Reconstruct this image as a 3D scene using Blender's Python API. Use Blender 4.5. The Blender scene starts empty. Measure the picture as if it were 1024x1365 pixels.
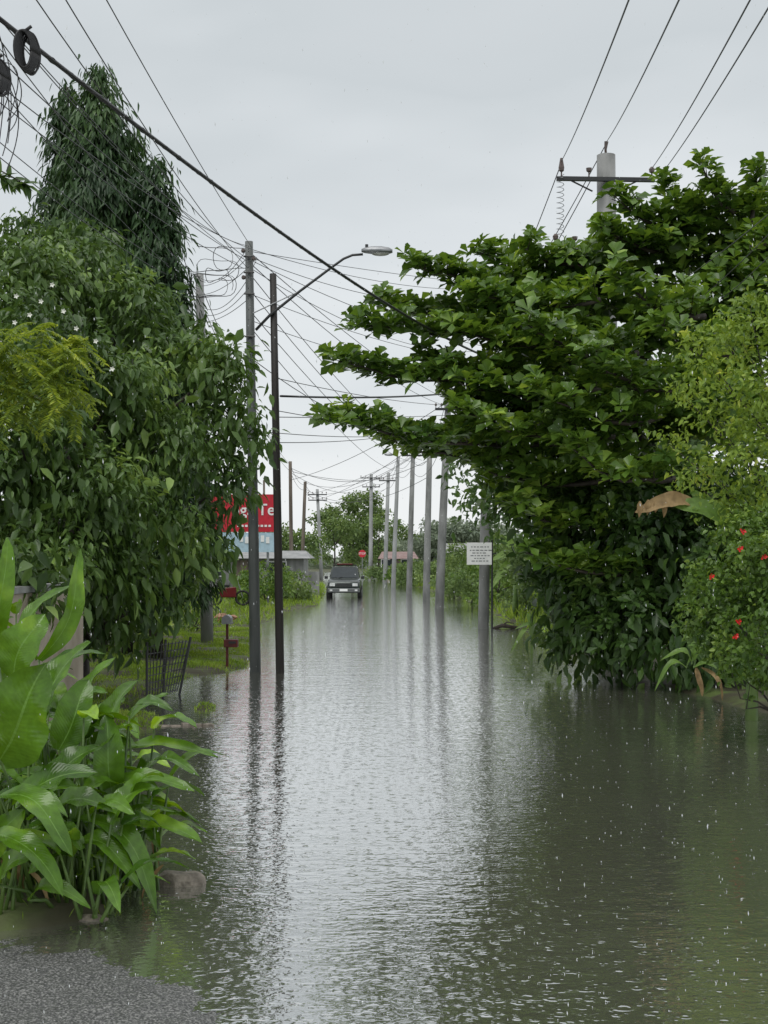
import bpy, bmesh, math, random
import numpy as np
from mathutils import Vector, Matrix
random.seed(7); RS = np.random.RandomState(11)
F, H0, CH = 1900.0, 742.0, 2.2
C = bpy.context.scene.collection
def P(px, py, d): return Vector(((px-512)/F*d, d, CH+(H0-py)/F*d))
def G(px, py):
    d = F*CH/(py-H0); return Vector(((px-512)/F*d, d, 0))
def R(a): return math.radians(a)

# ------------------------------------------------------------------ object helpers
def tag(o, label=None, cat=None, group=None, kind=None):
    if label: o['label'] = label
    if cat: o['category'] = cat
    if group: o['group'] = group
    if kind: o['kind'] = kind
    return o
def thing(name, label, cat, loc=(0,0,0), group=None):
    o = bpy.data.objects.new(name, None); C.objects.link(o); o.location = loc
    o.empty_display_size = .2
    return tag(o, label, cat, group)
def link(name, me, mat, parent=None):
    o = bpy.data.objects.new(name, me); C.objects.link(o)
    for m in (mat if isinstance(mat, (list, tuple)) else [mat]): me.materials.append(m)
    if parent:
        o.parent = parent
        if parent.type == 'EMPTY': o.matrix_parent_inverse = Matrix.Translation(-Vector(parent.location))
    return o
def np_mesh(name, V, T, mat, parent=None, smooth=False, uv=None):
    V = np.asarray(V, dtype=np.float32).reshape(-1, 3); T = np.asarray(T, dtype=np.int32)
    k = T.shape[1]; me = bpy.data.meshes.new(name)
    me.vertices.add(len(V)); me.vertices.foreach_set('co', V.ravel())
    me.loops.add(T.size); me.loops.foreach_set('vertex_index', T.ravel())
    me.polygons.add(len(T)); me.polygons.foreach_set('loop_start', np.arange(0, T.size, k, dtype=np.int32))
    me.update(calc_edges=True)
    if smooth: me.polygons.foreach_set('use_smooth', np.ones(len(T), dtype=bool))
    if uv is not None:
        l = me.uv_layers.new(name='UVMap'); l.data.foreach_set('uv', np.asarray(uv, dtype=np.float32)[T.ravel()].ravel())
    return link(name, me, mat, parent)

class MB:
    def __init__(s): s.v = []; s.f = []
    def add(s, vs, fs):
        n = len(s.v); s.v += [tuple(v) for v in vs]; s.f += [tuple(i+n for i in f) for f in fs]; return s
    def box(s, c, sz, rz=0, rx=0, ry=0):
        M = Matrix.Translation(Vector(c)) @ Matrix.Rotation(rz,4,'Z') @ Matrix.Rotation(rx,4,'X') @ Matrix.Rotation(ry,4,'Y')
        a, b, d = [k/2 for k in sz]
        vs = [M @ Vector(p) for p in ((-a,-b,-d),(a,-b,-d),(a,b,-d),(-a,b,-d),(-a,-b,d),(a,-b,d),(a,b,d),(-a,b,d))]
        return s.add(vs, [(0,3,2,1),(4,5,6,7),(0,1,5,4),(1,2,6,5),(2,3,7,6),(3,0,4,7)])
    def hexa(s, pts):
        return s.add(pts, [(0,3,2,1),(4,5,6,7),(0,1,5,4),(1,2,6,5),(2,3,7,6),(3,0,4,7)])
    def tube(s, pts, r, n=6, cap=True):
        pts = [Vector(p) for p in pts]; m = len(pts)
        if not hasattr(r, '__len__'): r = [r]*m
        vs = []; up = Vector((0,0,1))
        t0 = (pts[1]-pts[0]).normalized()
        a = t0.cross(up)
        if a.length < .05: a = t0.cross(Vector((1,0,0)))
        a.normalize()
        for i in range(m):
            t = (pts[min(i+1,m-1)]-pts[max(i-1,0)])
            if t.length < 1e-9: t = t0
            t.normalize(); a = a - t*a.dot(t)
            if a.length < 1e-6: a = t.orthogonal()
            a.normalize(); b = t.cross(a)
            for k in range(n):
                q = 2*math.pi*k/n; vs.append(pts[i]+(a*math.cos(q)+b*math.sin(q))*r[i])
        fs = [(i*n+k, i*n+(k+1)%n, (i+1)*n+(k+1)%n, (i+1)*n+k) for i in range(m-1) for k in range(n)]
        if cap: fs += [tuple(range(n-1,-1,-1)), tuple((m-1)*n+k for k in range(n))]
        return s.add(vs, fs)
    def ball(s, c, r, n=10, m=7, jit=0):
        if not hasattr(r,'__len__'): r = (r,r,r)
        vs = []
        for i in range(m+1):
            th = math.pi*i/m
            for k in range(n):
                q = 2*math.pi*k/n; j = 1+random.uniform(-jit,jit)
                vs.append((c[0]+r[0]*math.sin(th)*math.cos(q)*j, c[1]+r[1]*math.sin(th)*math.sin(q)*j, c[2]+r[2]*math.cos(th)*j))
        fs = [(i*n+k, (i+1)*n+k, (i+1)*n+(k+1)%n, i*n+(k+1)%n) for i in range(m) for k in range(n)]
        return s.add(vs, fs)
    def build(s, name, mat, parent=None, smooth=False, bevel=0):
        me = bpy.data.meshes.new(name); me.from_pydata(s.v, [], s.f); me.update()
        if smooth:
            for p in me.polygons: p.use_smooth = True
        o = link(name, me, mat, parent)
        if bevel:
            b = o.modifiers.new('Bevel','BEVEL'); b.width = bevel; b.segments = 2; b.limit_method = 'ANGLE'
        return o

# ------------------------------------------------------------------ materials
def base_mat(name):
    m = bpy.data.materials.new(name); m.use_nodes = True
    nt = m.node_tree; return m, nt, nt.nodes['Principled BSDF']
def noise_mat(name, c1, c2, scale=4, rough=.6, bump=.3, bscale=None, metal=0, stretch=(1,1,1), c3=None, detail=5, dist=.01):
    m, nt, b = base_mat(name); N = nt.nodes; L = nt.links
    g = N.new('ShaderNodeNewGeometry'); mp = N.new('ShaderNodeMapping'); mp.inputs['Scale'].default_value = stretch
    L.new(g.outputs['Position'], mp.inputs['Vector'])
    n = N.new('ShaderNodeTexNoise'); n.inputs['Scale'].default_value = scale; n.inputs['Detail'].default_value = detail
    L.new(mp.outputs[0], n.inputs['Vector'])
    r = N.new('ShaderNodeValToRGB'); r.color_ramp.elements[0].position = .35; r.color_ramp.elements[1].position = .65
    r.color_ramp.elements[0].color = (*c1,1); r.color_ramp.elements[1].color = (*c2,1)
    if c3: e = r.color_ramp.elements.new(.5); e.color = (*c3,1)
    L.new(n.outputs['Fac'], r.inputs[0]); L.new(r.outputs[0], b.inputs['Base Color'])
    b.inputs['Roughness'].default_value = rough; b.inputs['Metallic'].default_value = metal
    if bump:
        n2 = N.new('ShaderNodeTexNoise'); n2.inputs['Scale'].default_value = bscale or scale*6; n2.inputs['Detail'].default_value = 4
        L.new(mp.outputs[0], n2.inputs['Vector'])
        bp = N.new('ShaderNodeBump'); bp.inputs['Strength'].default_value = bump; bp.inputs['Distance'].default_value = dist
        L.new(n2.outputs['Fac'], bp.inputs['Height']); L.new(bp.outputs[0], b.inputs['Normal'])
    return m
def leaf_mat(name, ca, cb, cc=None, rough=.35, trans=.25, nscale=.8, spec=.32, uvveins=False):
    m, nt, b = base_mat(name); N = nt.nodes; L = nt.links
    g = N.new('ShaderNodeNewGeometry')
    r = N.new('ShaderNodeValToRGB'); e = r.color_ramp.elements
    e[0].color = (*ca,1); e[1].color = (*cb,1); e[0].position = .1; e[1].position = .8
    if cc: x = e.new(.97); x.color = (*cc,1)
    n = N.new('ShaderNodeTexNoise'); n.inputs['Scale'].default_value = nscale; n.inputs['Detail'].default_value = 2
    L.new(g.outputs['Position'], n.inputs['Vector'])
    a = N.new('ShaderNodeMath'); a.operation = 'MULTIPLY'; a.inputs[1].default_value = .55
    L.new(g.outputs['Random Per Island'], a.inputs[0])
    a2 = N.new('ShaderNodeMath'); a2.operation = 'MULTIPLY_ADD'; a2.inputs[1].default_value = 1.6; a2.inputs[2].default_value = -.55
    L.new(n.outputs['Fac'], a2.inputs[0])
    a3 = N.new('ShaderNodeMath'); a3.operation = 'ADD'; L.new(a.outputs[0], a3.inputs[0]); L.new(a2.outputs[0], a3.inputs[1])
    L.new(a3.outputs[0], r.inputs[0]); L.new(r.outputs[0], b.inputs['Base Color'])
    b.inputs['Roughness'].default_value = rough; b.inputs['Specular IOR Level'].default_value = spec
    if uvveins:
        uv = N.new('ShaderNodeUVMap'); sx = N.new('ShaderNodeSeparateXYZ'); L.new(uv.outputs[0], sx.inputs[0])
        ab = N.new('ShaderNodeMath'); ab.operation = 'ABSOLUTE'; sb = N.new('ShaderNodeMath'); sb.operation = 'SUBTRACT'; sb.inputs[1].default_value = .5
        L.new(sx.outputs[0], sb.inputs[0]); L.new(sb.outputs[0], ab.inputs[0])
        m1 = N.new('ShaderNodeMath'); m1.operation = 'MULTIPLY_ADD'; m1.inputs[1].default_value = -55.
        m2 = N.new('ShaderNodeMath'); m2.operation = 'MULTIPLY'; m2.inputs[1].default_value = 150.
        L.new(sx.outputs[1], m2.inputs[0]); L.new(ab.outputs[0], m1.inputs[0]); L.new(m2.outputs[0], m1.inputs[2])
        si = N.new('ShaderNodeMath'); si.operation = 'SINE'; L.new(m1.outputs[0], si.inputs[0])
        bp = N.new('ShaderNodeBump'); bp.inputs['Strength'].default_value = .18; bp.inputs['Distance'].default_value = .0015
        L.new(si.outputs[0], bp.inputs['Height']); L.new(bp.outputs[0], b.inputs['Normal'])
        lt = N.new('ShaderNodeMath'); lt.operation = 'LESS_THAN'; lt.inputs[1].default_value = .018; L.new(ab.outputs[0], lt.inputs[0])
        mx = N.new('ShaderNodeMix'); mx.data_type = 'RGBA'; L.new(lt.outputs[0], mx.inputs['Factor']); L.new(r.outputs[0], mx.inputs['A'])
        mx.inputs['B'].default_value = (.16,.30,.06,1)
        n3 = N.new('ShaderNodeTexNoise'); n3.inputs['Scale'].default_value = 22; L.new(g.outputs['Position'], n3.inputs['Vector'])
        mr = N.new('ShaderNodeMapRange'); mr.inputs['From Min'].default_value = .3; mr.inputs['From Max'].default_value = .7; mr.inputs['To Min'].default_value = .75; mr.inputs['To Max'].default_value = 1.2
        L.new(n3.outputs['Fac'], mr.inputs['Value'])
        h2 = N.new('ShaderNodeHueSaturation'); L.new(mr.outputs[0], h2.inputs['Value']); L.new(mx.outputs['Result'], h2.inputs['Color'])
        L.new(h2.outputs[0], b.inputs['Base Color'])
    t = N.new('ShaderNodeBsdfTranslucent'); hs = N.new('ShaderNodeHueSaturation'); hs.inputs['Value'].default_value = 1.8; hs.inputs['Saturation'].default_value = 1.1; hs.inputs['Hue'].default_value = .48
    L.new(r.outputs[0], hs.inputs['Color']); L.new(hs.outputs[0], t.inputs['Color'])
    ms = N.new('ShaderNodeMixShader'); ms.inputs[0].default_value = trans
    L.new(b.outputs[0], ms.inputs[1]); L.new(t.outputs[0], ms.inputs[2]); L.new(ms.outputs[0], N['Material Output'].inputs['Surface'])
    return m
def plain(name, c, rough=.5, metal=0, var=.2):
    d = tuple(x*(1-var) for x in c); return noise_mat(name, d, c, 6, rough, .1, metal=metal)

M = {}
M['mango'] = leaf_mat('LeafDroopGreen', (.038,.08,.02), (.105,.185,.042), (.22,.33,.08), .36, .25, spec=.42)
M['mangodk'] = leaf_mat('LeafDarkGreen', (.026,.06,.016), (.075,.145,.032), (.16,.25,.06), .34, .22, spec=.4)  # shade of the low right-hand foliage is put into this darker green
M['ashok'] = leaf_mat('LeafSpireGreen', (.020,.05,.018), (.055,.11,.034), (.10,.17,.055), .42, .15)
M['almond'] = leaf_mat('LeafRosetteGreen', (.045,.10,.018), (.13,.23,.036), (.30,.43,.08), .33, .3, 1.3, .4)
M['light'] = leaf_mat('LeafYellowGreen', (.10,.17,.03), (.25,.36,.06), (.42,.48,.11), .45, .35, 1.6)
M['feather'] = leaf_mat('LeafFeatherYellow', (.10,.16,.03), (.24,.33,.05), (.40,.46,.09), .5, .4, 3)
M['hib'] = leaf_mat('LeafHedgeGreen', (.045,.10,.018), (.12,.21,.035), (.24,.35,.07), .36, .28, 2, .4)
M['broad'] = leaf_mat('LeafBroadGlossy', (.028,.08,.009), (.10,.215,.018), (.25,.42,.045), .2, .28, 2.5, .5, uvveins=True)
M['banana'] = leaf_mat('LeafBananaGreen', (.08,.16,.03), (.18,.29,.08), (.28,.4,.13), .35, .35, 2, uvveins=True)
M['dead'] = leaf_mat('LeafDryBrown', (.12,.08,.035), (.30,.21,.10), (.42,.32,.18), .7, .15, 9)
M['far'] = leaf_mat('LeafFarGreen', (.07,.12,.04), (.16,.24,.07), (.24,.33,.11), .5, .25, .6)  # rain haze painted in: far leaves get a lighter green
M['far2'] = leaf_mat('LeafDistantGreen', (.14,.18,.13), (.24,.29,.20), (.3,.35,.25), .6, .2, .3)  # stronger haze tint in the leaf colour, greyer and paler with distance
M['grass'] = leaf_mat('GrassBlades', (.10,.18,.02), (.24,.36,.05), (.36,.45,.1), .5, .3, 1)
M['bark'] = noise_mat('BarkDark', (.022,.018,.014), (.065,.053,.04), 6, .7, .6, stretch=(1,1,.3))
M['stem'] = noise_mat('GreenStem', (.05,.10,.02), (.12,.2,.04), 5, .4, .1)
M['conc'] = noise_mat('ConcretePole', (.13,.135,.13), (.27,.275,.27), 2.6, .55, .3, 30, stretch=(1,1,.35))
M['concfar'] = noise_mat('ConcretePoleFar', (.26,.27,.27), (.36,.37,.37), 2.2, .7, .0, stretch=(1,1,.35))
M['greypole'] = noise_mat('WeatheredGreyPole', (.05,.058,.056), (.14,.15,.145), 3, .5, .3, 40, stretch=(1,1,.15))
M['blackpole'] = noise_mat('TarredWood', (.006,.0055,.005), (.028,.024,.02), 5, .6, .7, 30, stretch=(1,1,.1))
M['wood'] = noise_mat('WeatheredWood', (.07,.055,.04), (.17,.14,.11), 4, .7, .5, 30, stretch=(1,1,.15))
M['cable'] = plain('CableBlack', (.012,.012,.013), .45)
M['wire'] = plain('WireGrey', (.045,.047,.05), .5)
M['steel'] = noise_mat('GalvanisedSteel', (.20,.21,.22), (.34,.35,.36), 5, .4, .1, metal=.6)
M['dark'] = plain('DarkPaintedMetal', (.03,.032,.033), .4)
M['porc'] = plain('Porcelain', (.12,.09,.08), .25)
M['lens'] = plain('LampLens', (.5,.5,.46), .2)
M['white'] = plain('WhitePaint', (.8,.81,.80), .45, var=.08)
M['ink'] = plain('SignInk', (.12,.13,.14), .6)
M['red'] = plain('RedPaint', (.55,.02,.04), .4)
M['maroon'] = plain('MaroonPaint', (.14,.012,.016), .35)
M['brick'] = plain('RustRedPaint', (.12,.018,.015), .5, var=.5)
M['blue'] = plain('PaleBluePanel', (.42,.58,.68), .5)
M['wall'] = noise_mat('RenderedWall', (.22,.19,.14), (.42,.37,.30), 1.4, .8, .3, 20, c3=(.33,.29,.23))
M['rock'] = noise_mat('BrokenConcrete', (.11,.095,.075), (.32,.28,.23), 12, .6, .9, 50)
M['carpaint'] = plain('CarPaintDarkGreen', (.04,.052,.048), .22, metal=.3)
M['carsilver'] = plain('CarTrimSilver', (.13,.14,.14), .35, metal=.3)
M['glass'] = plain('CarGlass', (.03,.04,.045), .06)
M['rubber'] = plain('TyreRubber', (.015,.015,.015), .8)
M['headl'] = plain('HeadlampGlass', (.7,.72,.72), .1)
M['roof'] = noise_mat('RustyRoofSheet', (.2,.12,.11), (.27,.19,.18), 2, .6, .2)
M['greyroof'] = noise_mat('GreyRoofSheet', (.2,.21,.21), (.33,.33,.33), 2, .6, .2)
M['orange'] = plain('FadedOrangeTarp', (.45,.25,.16), .6, var=.5)
M['pink'] = plain('FlowerRed', (.6,.015,.015), .5)
M['petal'] = plain('FlowerWhite', (.8,.81,.72), .5)
M['asphalt'] = noise_mat('WetAsphalt', (.04,.041,.042), (.26,.26,.25), 75, .25, 1., 110, c3=(.09,.092,.09), dist=.012, detail=3)
M['foam'] = plain('SplashWater', (.75,.78,.79), .1)
M['ground'] = noise_mat('MuddyGrassGround', (.045,.036,.022), (.09,.13,.03), 1.4, .8, .5, 12, c3=(.06,.06,.03), dist=.03)

# water
def water_mat():
    m, nt, b = base_mat('FloodWater'); N = nt.nodes; L = nt.links
    g = N.new('ShaderNodeNewGeometry')
    n0 = N.new('ShaderNodeTexNoise'); n0.inputs['Scale'].default_value = .35; L.new(g.outputs['Position'], n0.inputs['Vector'])
    r = N.new('ShaderNodeValToRGB'); r.color_ramp.elements[0].color = (.10,.10,.078,1); r.color_ramp.elements[1].color = (.15,.15,.12,1)
    L.new(n0.outputs['Fac'], r.inputs[0]); L.new(r.outputs[0], b.inputs['Base Color'])
    b.inputs['Roughness'].default_value = .03; b.inputs['IOR'].default_value = 2.0
    def mth(op, a, c, v2=None):
        x = N.new('ShaderNodeMath'); x.operation = op
        for i, q in enumerate((a, c, v2)):
            if q is None: continue
            if isinstance(q, (int, float)): x.inputs[i].default_value = q
            else: L.new(q, x.inputs[i])
        return x.outputs[0]
    def noise(sc, det, stretch=(1,1,1)):
        mp = N.new('ShaderNodeMapping'); mp.inputs['Scale'].default_value = stretch; L.new(g.outputs['Position'], mp.inputs['Vector'])
        n = N.new('ShaderNodeTexNoise'); n.inputs['Scale'].default_value = sc; n.inputs['Detail'].default_value = det
        L.new(mp.outputs[0], n.inputs['Vector']); return n.outputs['Fac']
    def rings(sc, w):
        v = N.new('ShaderNodeTexVoronoi'); v.inputs['Scale'].default_value = sc; v.voronoi_dimensions = '2D'; L.new(g.outputs['Position'], v.inputs['Vector'])
        s = N.new('ShaderNodeSeparateColor'); L.new(v.outputs['Color'], s.inputs[0])
        rad = mth('MULTIPLY', s.outputs[0], .42)
        q = mth('DIVIDE', mth('SUBTRACT', v.outputs['Distance'], rad), w)
        e = mth('POWER', 2.718, mth('MULTIPLY', mth('MULTIPLY', q, q), -1.0))
        return mth('MULTIPLY', e, mth('SUBTRACT', 1.1, s.outputs[0]))
    h = mth('MULTIPLY', noise(1.8, 2, (.8,1.3,1)), .0065)
    h = mth('ADD', h, mth('MULTIPLY', noise(6.5, 2, (.7,1.5,1)), .0040))
    h = mth('ADD', h, mth('MULTIPLY', noise(18, 2, (.75,1.3,1)), .0015))
    h = mth('ADD', h, mth('MULTIPLY', rings(6.5, .09), .0021))
    h = mth('ADD', h, mth('MULTIPLY', rings(13.0, .12), .0010))
    bp = N.new('ShaderNodeBump'); bp.inputs['Strength'].default_value = 1.; bp.inputs['Distance'].default_value = 1.0
    L.new(h, bp.inputs['Height']); L.new(bp.outputs[0], b.inputs['Normal'])
    gl = N.new('ShaderNodeBsdfGlossy'); gl.inputs['Roughness'].default_value = .03; gl.inputs['Color'].default_value = (.98,.99,1,1); L.new(bp.outputs[0], gl.inputs['Normal'])
    ms = N.new('ShaderNodeMixShader'); ms.inputs[0].default_value = .54; L.new(b.outputs[0], ms.inputs[1]); L.new(gl.outputs[0], ms.inputs[2])
    L.new(ms.outputs[0], N['Material Output'].inputs['Surface'])
    return m
M['water'] = water_mat()

# ------------------------------------------------------------------ leaves
def norm(a): return a/np.maximum(np.linalg.norm(a, axis=1, keepdims=True), 1e-6)
def template(rows, fold=.15):
    v = [(0,0,0)]; f = []
    for t, w in rows: v += [(-w,t,fold*w), (0,t,0), (w,t,fold*w)]
    v.append((0,1,-.03)); n = len(rows)
    f += [(0,2,1),(0,3,2)]
    for i in range(n-1):
        a = 1+3*i; b = a+3
        f += [(a,a+1,b+1),(a,b+1,b),(a+1,a+2,b+2),(a+1,b+2,b+1)]
    a = 1+3*(n-1); e = len(v)-1
    f += [(a,a+1,e),(a+1,a+2,e)]
    return np.array(v, float), np.array(f)
T_LANCE = template([(.3,.5),(.62,.42)], .5)
T_OBOV = template([(.35,.22),(.72,.5)], .35)
T_SMALL = (np.array([(0,0,0),(-.5,.5,.1),(.5,.5,.1),(0,1,0)], float), np.array([(0,2,1),(1,2,3)]))
def leaves(T, pos, D, U, L, W, droop=0.):
    tv, tf = T; y = norm(D); z = norm(U-(U*y).sum(1, keepdims=True)*y); x = np.cross(y, z)
    L = np.broadcast_to(L, len(pos))[:,None,None]; W = np.broadcast_to(W, len(pos))[:,None,None]
    V = pos[:,None]+x[:,None]*tv[None,:,0:1]*W+y[:,None]*tv[None,:,1:2]*L+z[:,None]*tv[None,:,2:3]*W
    V[...,2] -= droop*(tv[None,:,1]**2)*L[...,0]
    Fc = tf[None]+(np.arange(len(pos))*len(tv))[:,None,None]
    return V.reshape(-1,3), Fc.reshape(-1,3)
def merge(parts):
    Vs = []; Fs = []; n = 0
    for V, f in parts: Vs.append(V); Fs.append(f+n); n += len(V)
    return np.concatenate(Vs), np.concatenate(Fs)
def K(px, py, d, rx, ry, rz=None):
    s = d/F; c = P(px, py, d); return (c.x, c.y, c.z, rx*s, (rz if rz else (rx+ry)/2*s), ry*s)
def lumps(cl, k, f=.42, off=.72, seed=0):
    rs = np.random.RandomState(seed+100); out = []
    for c in cl:
        c = np.array(c)
        for i in range(k):
            d = rs.normal(size=3); d /= np.linalg.norm(d)
            if d[2] < -.5: d[2] *= -.6
            r = (c[3]+c[4]+c[5])/3*f*rs.uniform(.7,1.25); q = c[:3]+d*c[3:6]*off*rs.uniform(.85,1.15)
            out.append((q[0],q[1],q[2],r*1.1,r*1.1,r*.8))
    return out
def crown_pts(cl, dens, lo=.82, hi=1.06, cull=.7, upper=0):
    cl = np.array(cl, float); ps = []; os_ = []
    for i, c in enumerate(cl):
        r = c[3:6]; n = int(dens*4*math.pi*((r[0]*r[1]+r[1]*r[2]+r[0]*r[2])/3))
        o = norm(RS.normal(size=(n,3))+np.array([0,0,upper])); rr = RS.uniform(lo, hi, (n,1))
        lump = 1+.10*np.sin(o[:,0:1]*7+i)*np.sin(o[:,2:3]*8+2*i)+.08*np.sin(o[:,1:2]*11+i*3)
        ps.append(c[:3]+o*r*rr*lump); os_.append(norm(o/r))
    p = np.concatenate(ps); o = np.concatenate(os_); keep = np.ones(len(p), bool); idx = np.concatenate([[i]*len(a) for i, a in enumerate(ps)])
    for i, c in enumerate(cl):
        q = np.linalg.norm((p-c[:3])/c[3:6], axis=1); keep &= ~((q < cull) & (idx != i))
    keep &= p[:,2] > .02
    return p[keep], o[keep]
def rn(n): return RS.normal(size=(n,3))
def droop_leaves(p, o, k, L, W, spread=.22, down=.85, T=T_LANCE, jit=.45, out=.45):
    n = len(p)*k; Pp = np.repeat(p, k, 0)+rn(n)*spread*np.array([1,1,.8]); O = np.repeat(o, k, 0)
    D = O*out+rn(n)*jit+np.array([0,0,-down]); U = O+rn(n)*.4+np.array([0,0,.35])
    l = L*RS.uniform(.7,1.25,n); return leaves(T, Pp, D, U, l, l*W, .12)
def rosette(p, o, k, L, W, T=T_OBOV, tilt=.45):
    n = len(p); A = norm(np.array([0,0,1.])*.9+o*tilt+rn(n)*.28); X = norm(np.cross(A, np.array([.3,1,.1])[None])); Y = np.cross(A, X)
    ph = RS.uniform(0,6.28,n); ps = []; Ds = []; Us = []
    for j in range(k):
        a = (ph+j*2*math.pi/k+RS.normal(size=n)*.2)[:,None]; e = RS.uniform(.0,.95,n)[:,None]
        D = (X*np.cos(a)+Y*np.sin(a))*np.cos(e)+A*np.sin(e); ps.append(p+rn(n)*.015); Ds.append(D); Us.append(A+rn(n)*.2)
    Pp = np.concatenate(ps); l = L*RS.uniform(.7,1.2,len(Pp))
    return leaves(T, Pp, np.concatenate(Ds), np.concatenate(Us), l, l*W, .15)
def limbs(mb, base, clumps, r0, trunk_top, n=7, seed=0):
    rnd = random.Random(seed); base = Vector(base); tt = Vector(trunk_top)
    pts = [base-Vector((0,0,.3))]+[base.lerp(tt, t)+Vector((rnd.uniform(-.06,.06),rnd.uniform(-.06,.06),0)) for t in (.0,.25,.5,.75,1)]
    mb.tube(pts, [r0*1.35,r0*1.2,r0*.95,r0*.8,r0*.68,r0*.55], 10)
    for c in clumps:
        c = Vector(c[:3]); t = max(.25, min(1, (c.z-base.z-.8)/(max(.1, tt.z-base.z)))); s = base.lerp(tt, t*.85)
        mid = s.lerp(c, .5)+Vector((rnd.uniform(-.2,.2),rnd.uniform(-.2,.2),-.15 if c.z > s.z else .25))
        mb.tube([s, s.lerp(mid,.5)+Vector((0,0,.05)), mid, c], [r0*.38,r0*.3,r0*.22,r0*.07], n)
def make_tree(name, label, cat, base, top, r0, clumps, parts, mat, group=None, bark='bark', seed=0, limbc=None):
    t = thing(name, label, cat, base, group)
    mb = MB(); limbs(mb, base, limbc if limbc is not None else clumps, r0, top, seed=seed); mb.build('trunk', M[bark], t, True)
    V, f = merge(parts); np_mesh('crown', V, f, M[mat], t, smooth=False); return t

# ------------------------------------------------------------------ world, light, camera
sc = bpy.context.scene
w = bpy.data.worlds.new('World'); sc.world = w; w.use_nodes = True
nt = w.node_tree; N = nt.nodes; L = nt.links; bg = N['Background']
sky = N.new('ShaderNodeTexSky'); sky.sky_type = 'NISHITA'; sky.sun_disc = False; sky.sun_elevation = R(62); sky.sun_rotation = R(200)
tc = N.new('ShaderNodeTexCoord'); sp = N.new('ShaderNodeSeparateXYZ'); L.new(tc.outputs['Generated'], sp.inputs[0])
mp = N.new('ShaderNodeMapping'); mp.inputs['Scale'].default_value = (1,1,3.2); L.new(tc.outputs['Generated'], mp.inputs[0])
ns = N.new('ShaderNodeTexNoise'); ns.inputs['Scale'].default_value = 3.6; ns.inputs['Detail'].default_value = 3.5; ns.inputs['Roughness'].default_value = .45; L.new(mp.outputs[0], ns.inputs['Vector'])
ad = N.new('ShaderNodeMath'); ad.operation = 'MULTIPLY_ADD'; ad.inputs[1].default_value = .42; L.new(ns.outputs['Fac'], ad.inputs[0])
sb = N.new('ShaderNodeMath'); sb.operation = 'SUBTRACT'; sb.inputs[1].default_value = .21; L.new(sp.outputs[2], sb.inputs[0]); L.new(sb.outputs[0], ad.inputs[2])
cr = N.new('ShaderNodeValToRGB'); e = cr.color_ramp.elements
e[0].position = 0; e[0].color = (.90,.92,.93,1); e[1].position = 1; e[1].color = (1.0,1.0,1.0,1)
for p_, c_ in ((.10,(.84,.87,.885,1)),(.2,(.735,.775,.80,1)),(.32,(.62,.665,.69,1)),(.45,(.66,.70,.725,1)),(.6,(.95,.97,.98,1))):
    x = e.new(p_); x.color = c_
L.new(ad.outputs[0], cr.inputs[0])
ml = N.new('ShaderNodeMix'); ml.data_type = 'RGBA'; ml.blend_type = 'MULTIPLY'; ml.inputs['Factor'].default_value = 1
L.new(sky.outputs[0], ml.inputs['A']); ml.inputs['B'].default_value = (.1,.1,.1,1)
mx = N.new('ShaderNodeMix'); mx.data_type = 'RGBA'; mx.inputs['Factor'].default_value = .04
L.new(cr.outputs[0], mx.inputs['A']); L.new(ml.outputs['Result'], mx.inputs['B'])
L.new(mx.outputs['Result'], bg.inputs['Color']); bg.inputs['Strength'].default_value = 1.0
sl = bpy.data.lights.new('Sun','SUN'); sl.energy = 1.5; sl.angle = R(35); sl.color = (1,.98,.94)
so = bpy.data.objects.new('Sun', sl); C.objects.link(so); so.rotation_euler = (R(28),0,R(-20))
cam = bpy.data.cameras.new('Camera'); co = bpy.data.objects.new('Camera', cam); C.objects.link(co)
co.location = (0,0,CH); co.rotation_euler = (R(90),0,0); cam.sensor_fit = 'VERTICAL'; cam.sensor_height = 36
cam.lens = F/1365*36; cam.shift_y = (H0-682.5)/1365; cam.clip_end = 3000; sc.camera = co
sc.view_settings.view_transform = 'Standard'; sc.view_settings.look = 'None'

# ------------------------------------------------------------------ terrain and water
def edge_l(y): return np.interp(y, [0,7.6,8.1,8.7,11,12.5,14,17.4,18.4,19.2,20,22,25.5,27,30,36,45,57,63,70,80,149,300,900],
                                [-6,-5,-2.6,-1.6,-1.75,-2.3,-3.0,-3.3,-2.9,-2.9,-3.7,-3.8,-3.5,-2.85,-2.7,-3.2,-3.8,-3.9,-2.95,-3.05,-3.3,-6.2,-12.5,-38])
def edge_r(y): return np.interp(y, [0,15,20,26,33,45,72,97,150,300,900], [6.6,5.7,5.3,4.5,4.0,4.15,4.1,2.5,.6,-5.7,-31])
def bumpy(x, y): return .5*np.sin(x*2.1+y*.7)+.3*np.sin(x*4.3-y*3.1+1)+.25*np.sin(x*9.1+y*7.3+2)+.2*np.sin(y*5.2+.4)
def height(x, y):
    b = bumpy(x, y); d1 = edge_l(y)-x+.12*b; d2 = x-edge_r(y)+.12*b; d = np.maximum(d1, d2)
    t = np.clip(d/.7+.5, 0, 1); t = t*t*(3-2*t)
    h = -.18+t*(.235+.03*b)+np.clip(d/12,0,1)*.35
    h = h+.24*np.exp(-((x+2.6)/.24)**2-((y-20.7)/.7)**2)
    t2 = np.clip((y-165)/60, 0, 1); return np.maximum(h, -.18+t2*.30)
xs = np.unique(np.concatenate([np.linspace(-400,-40,14), np.linspace(-40,-9,24), np.linspace(-9,9,150), np.linspace(9,40,24), np.linspace(40,400,14)]))
ys = np.unique(np.concatenate([np.linspace(-60,4,10), np.linspace(4,36,230), 36*(900/36)**np.linspace(0,1,150)]))
X, Y = np.meshgrid(xs, ys); Z = height(X, Y)
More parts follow.
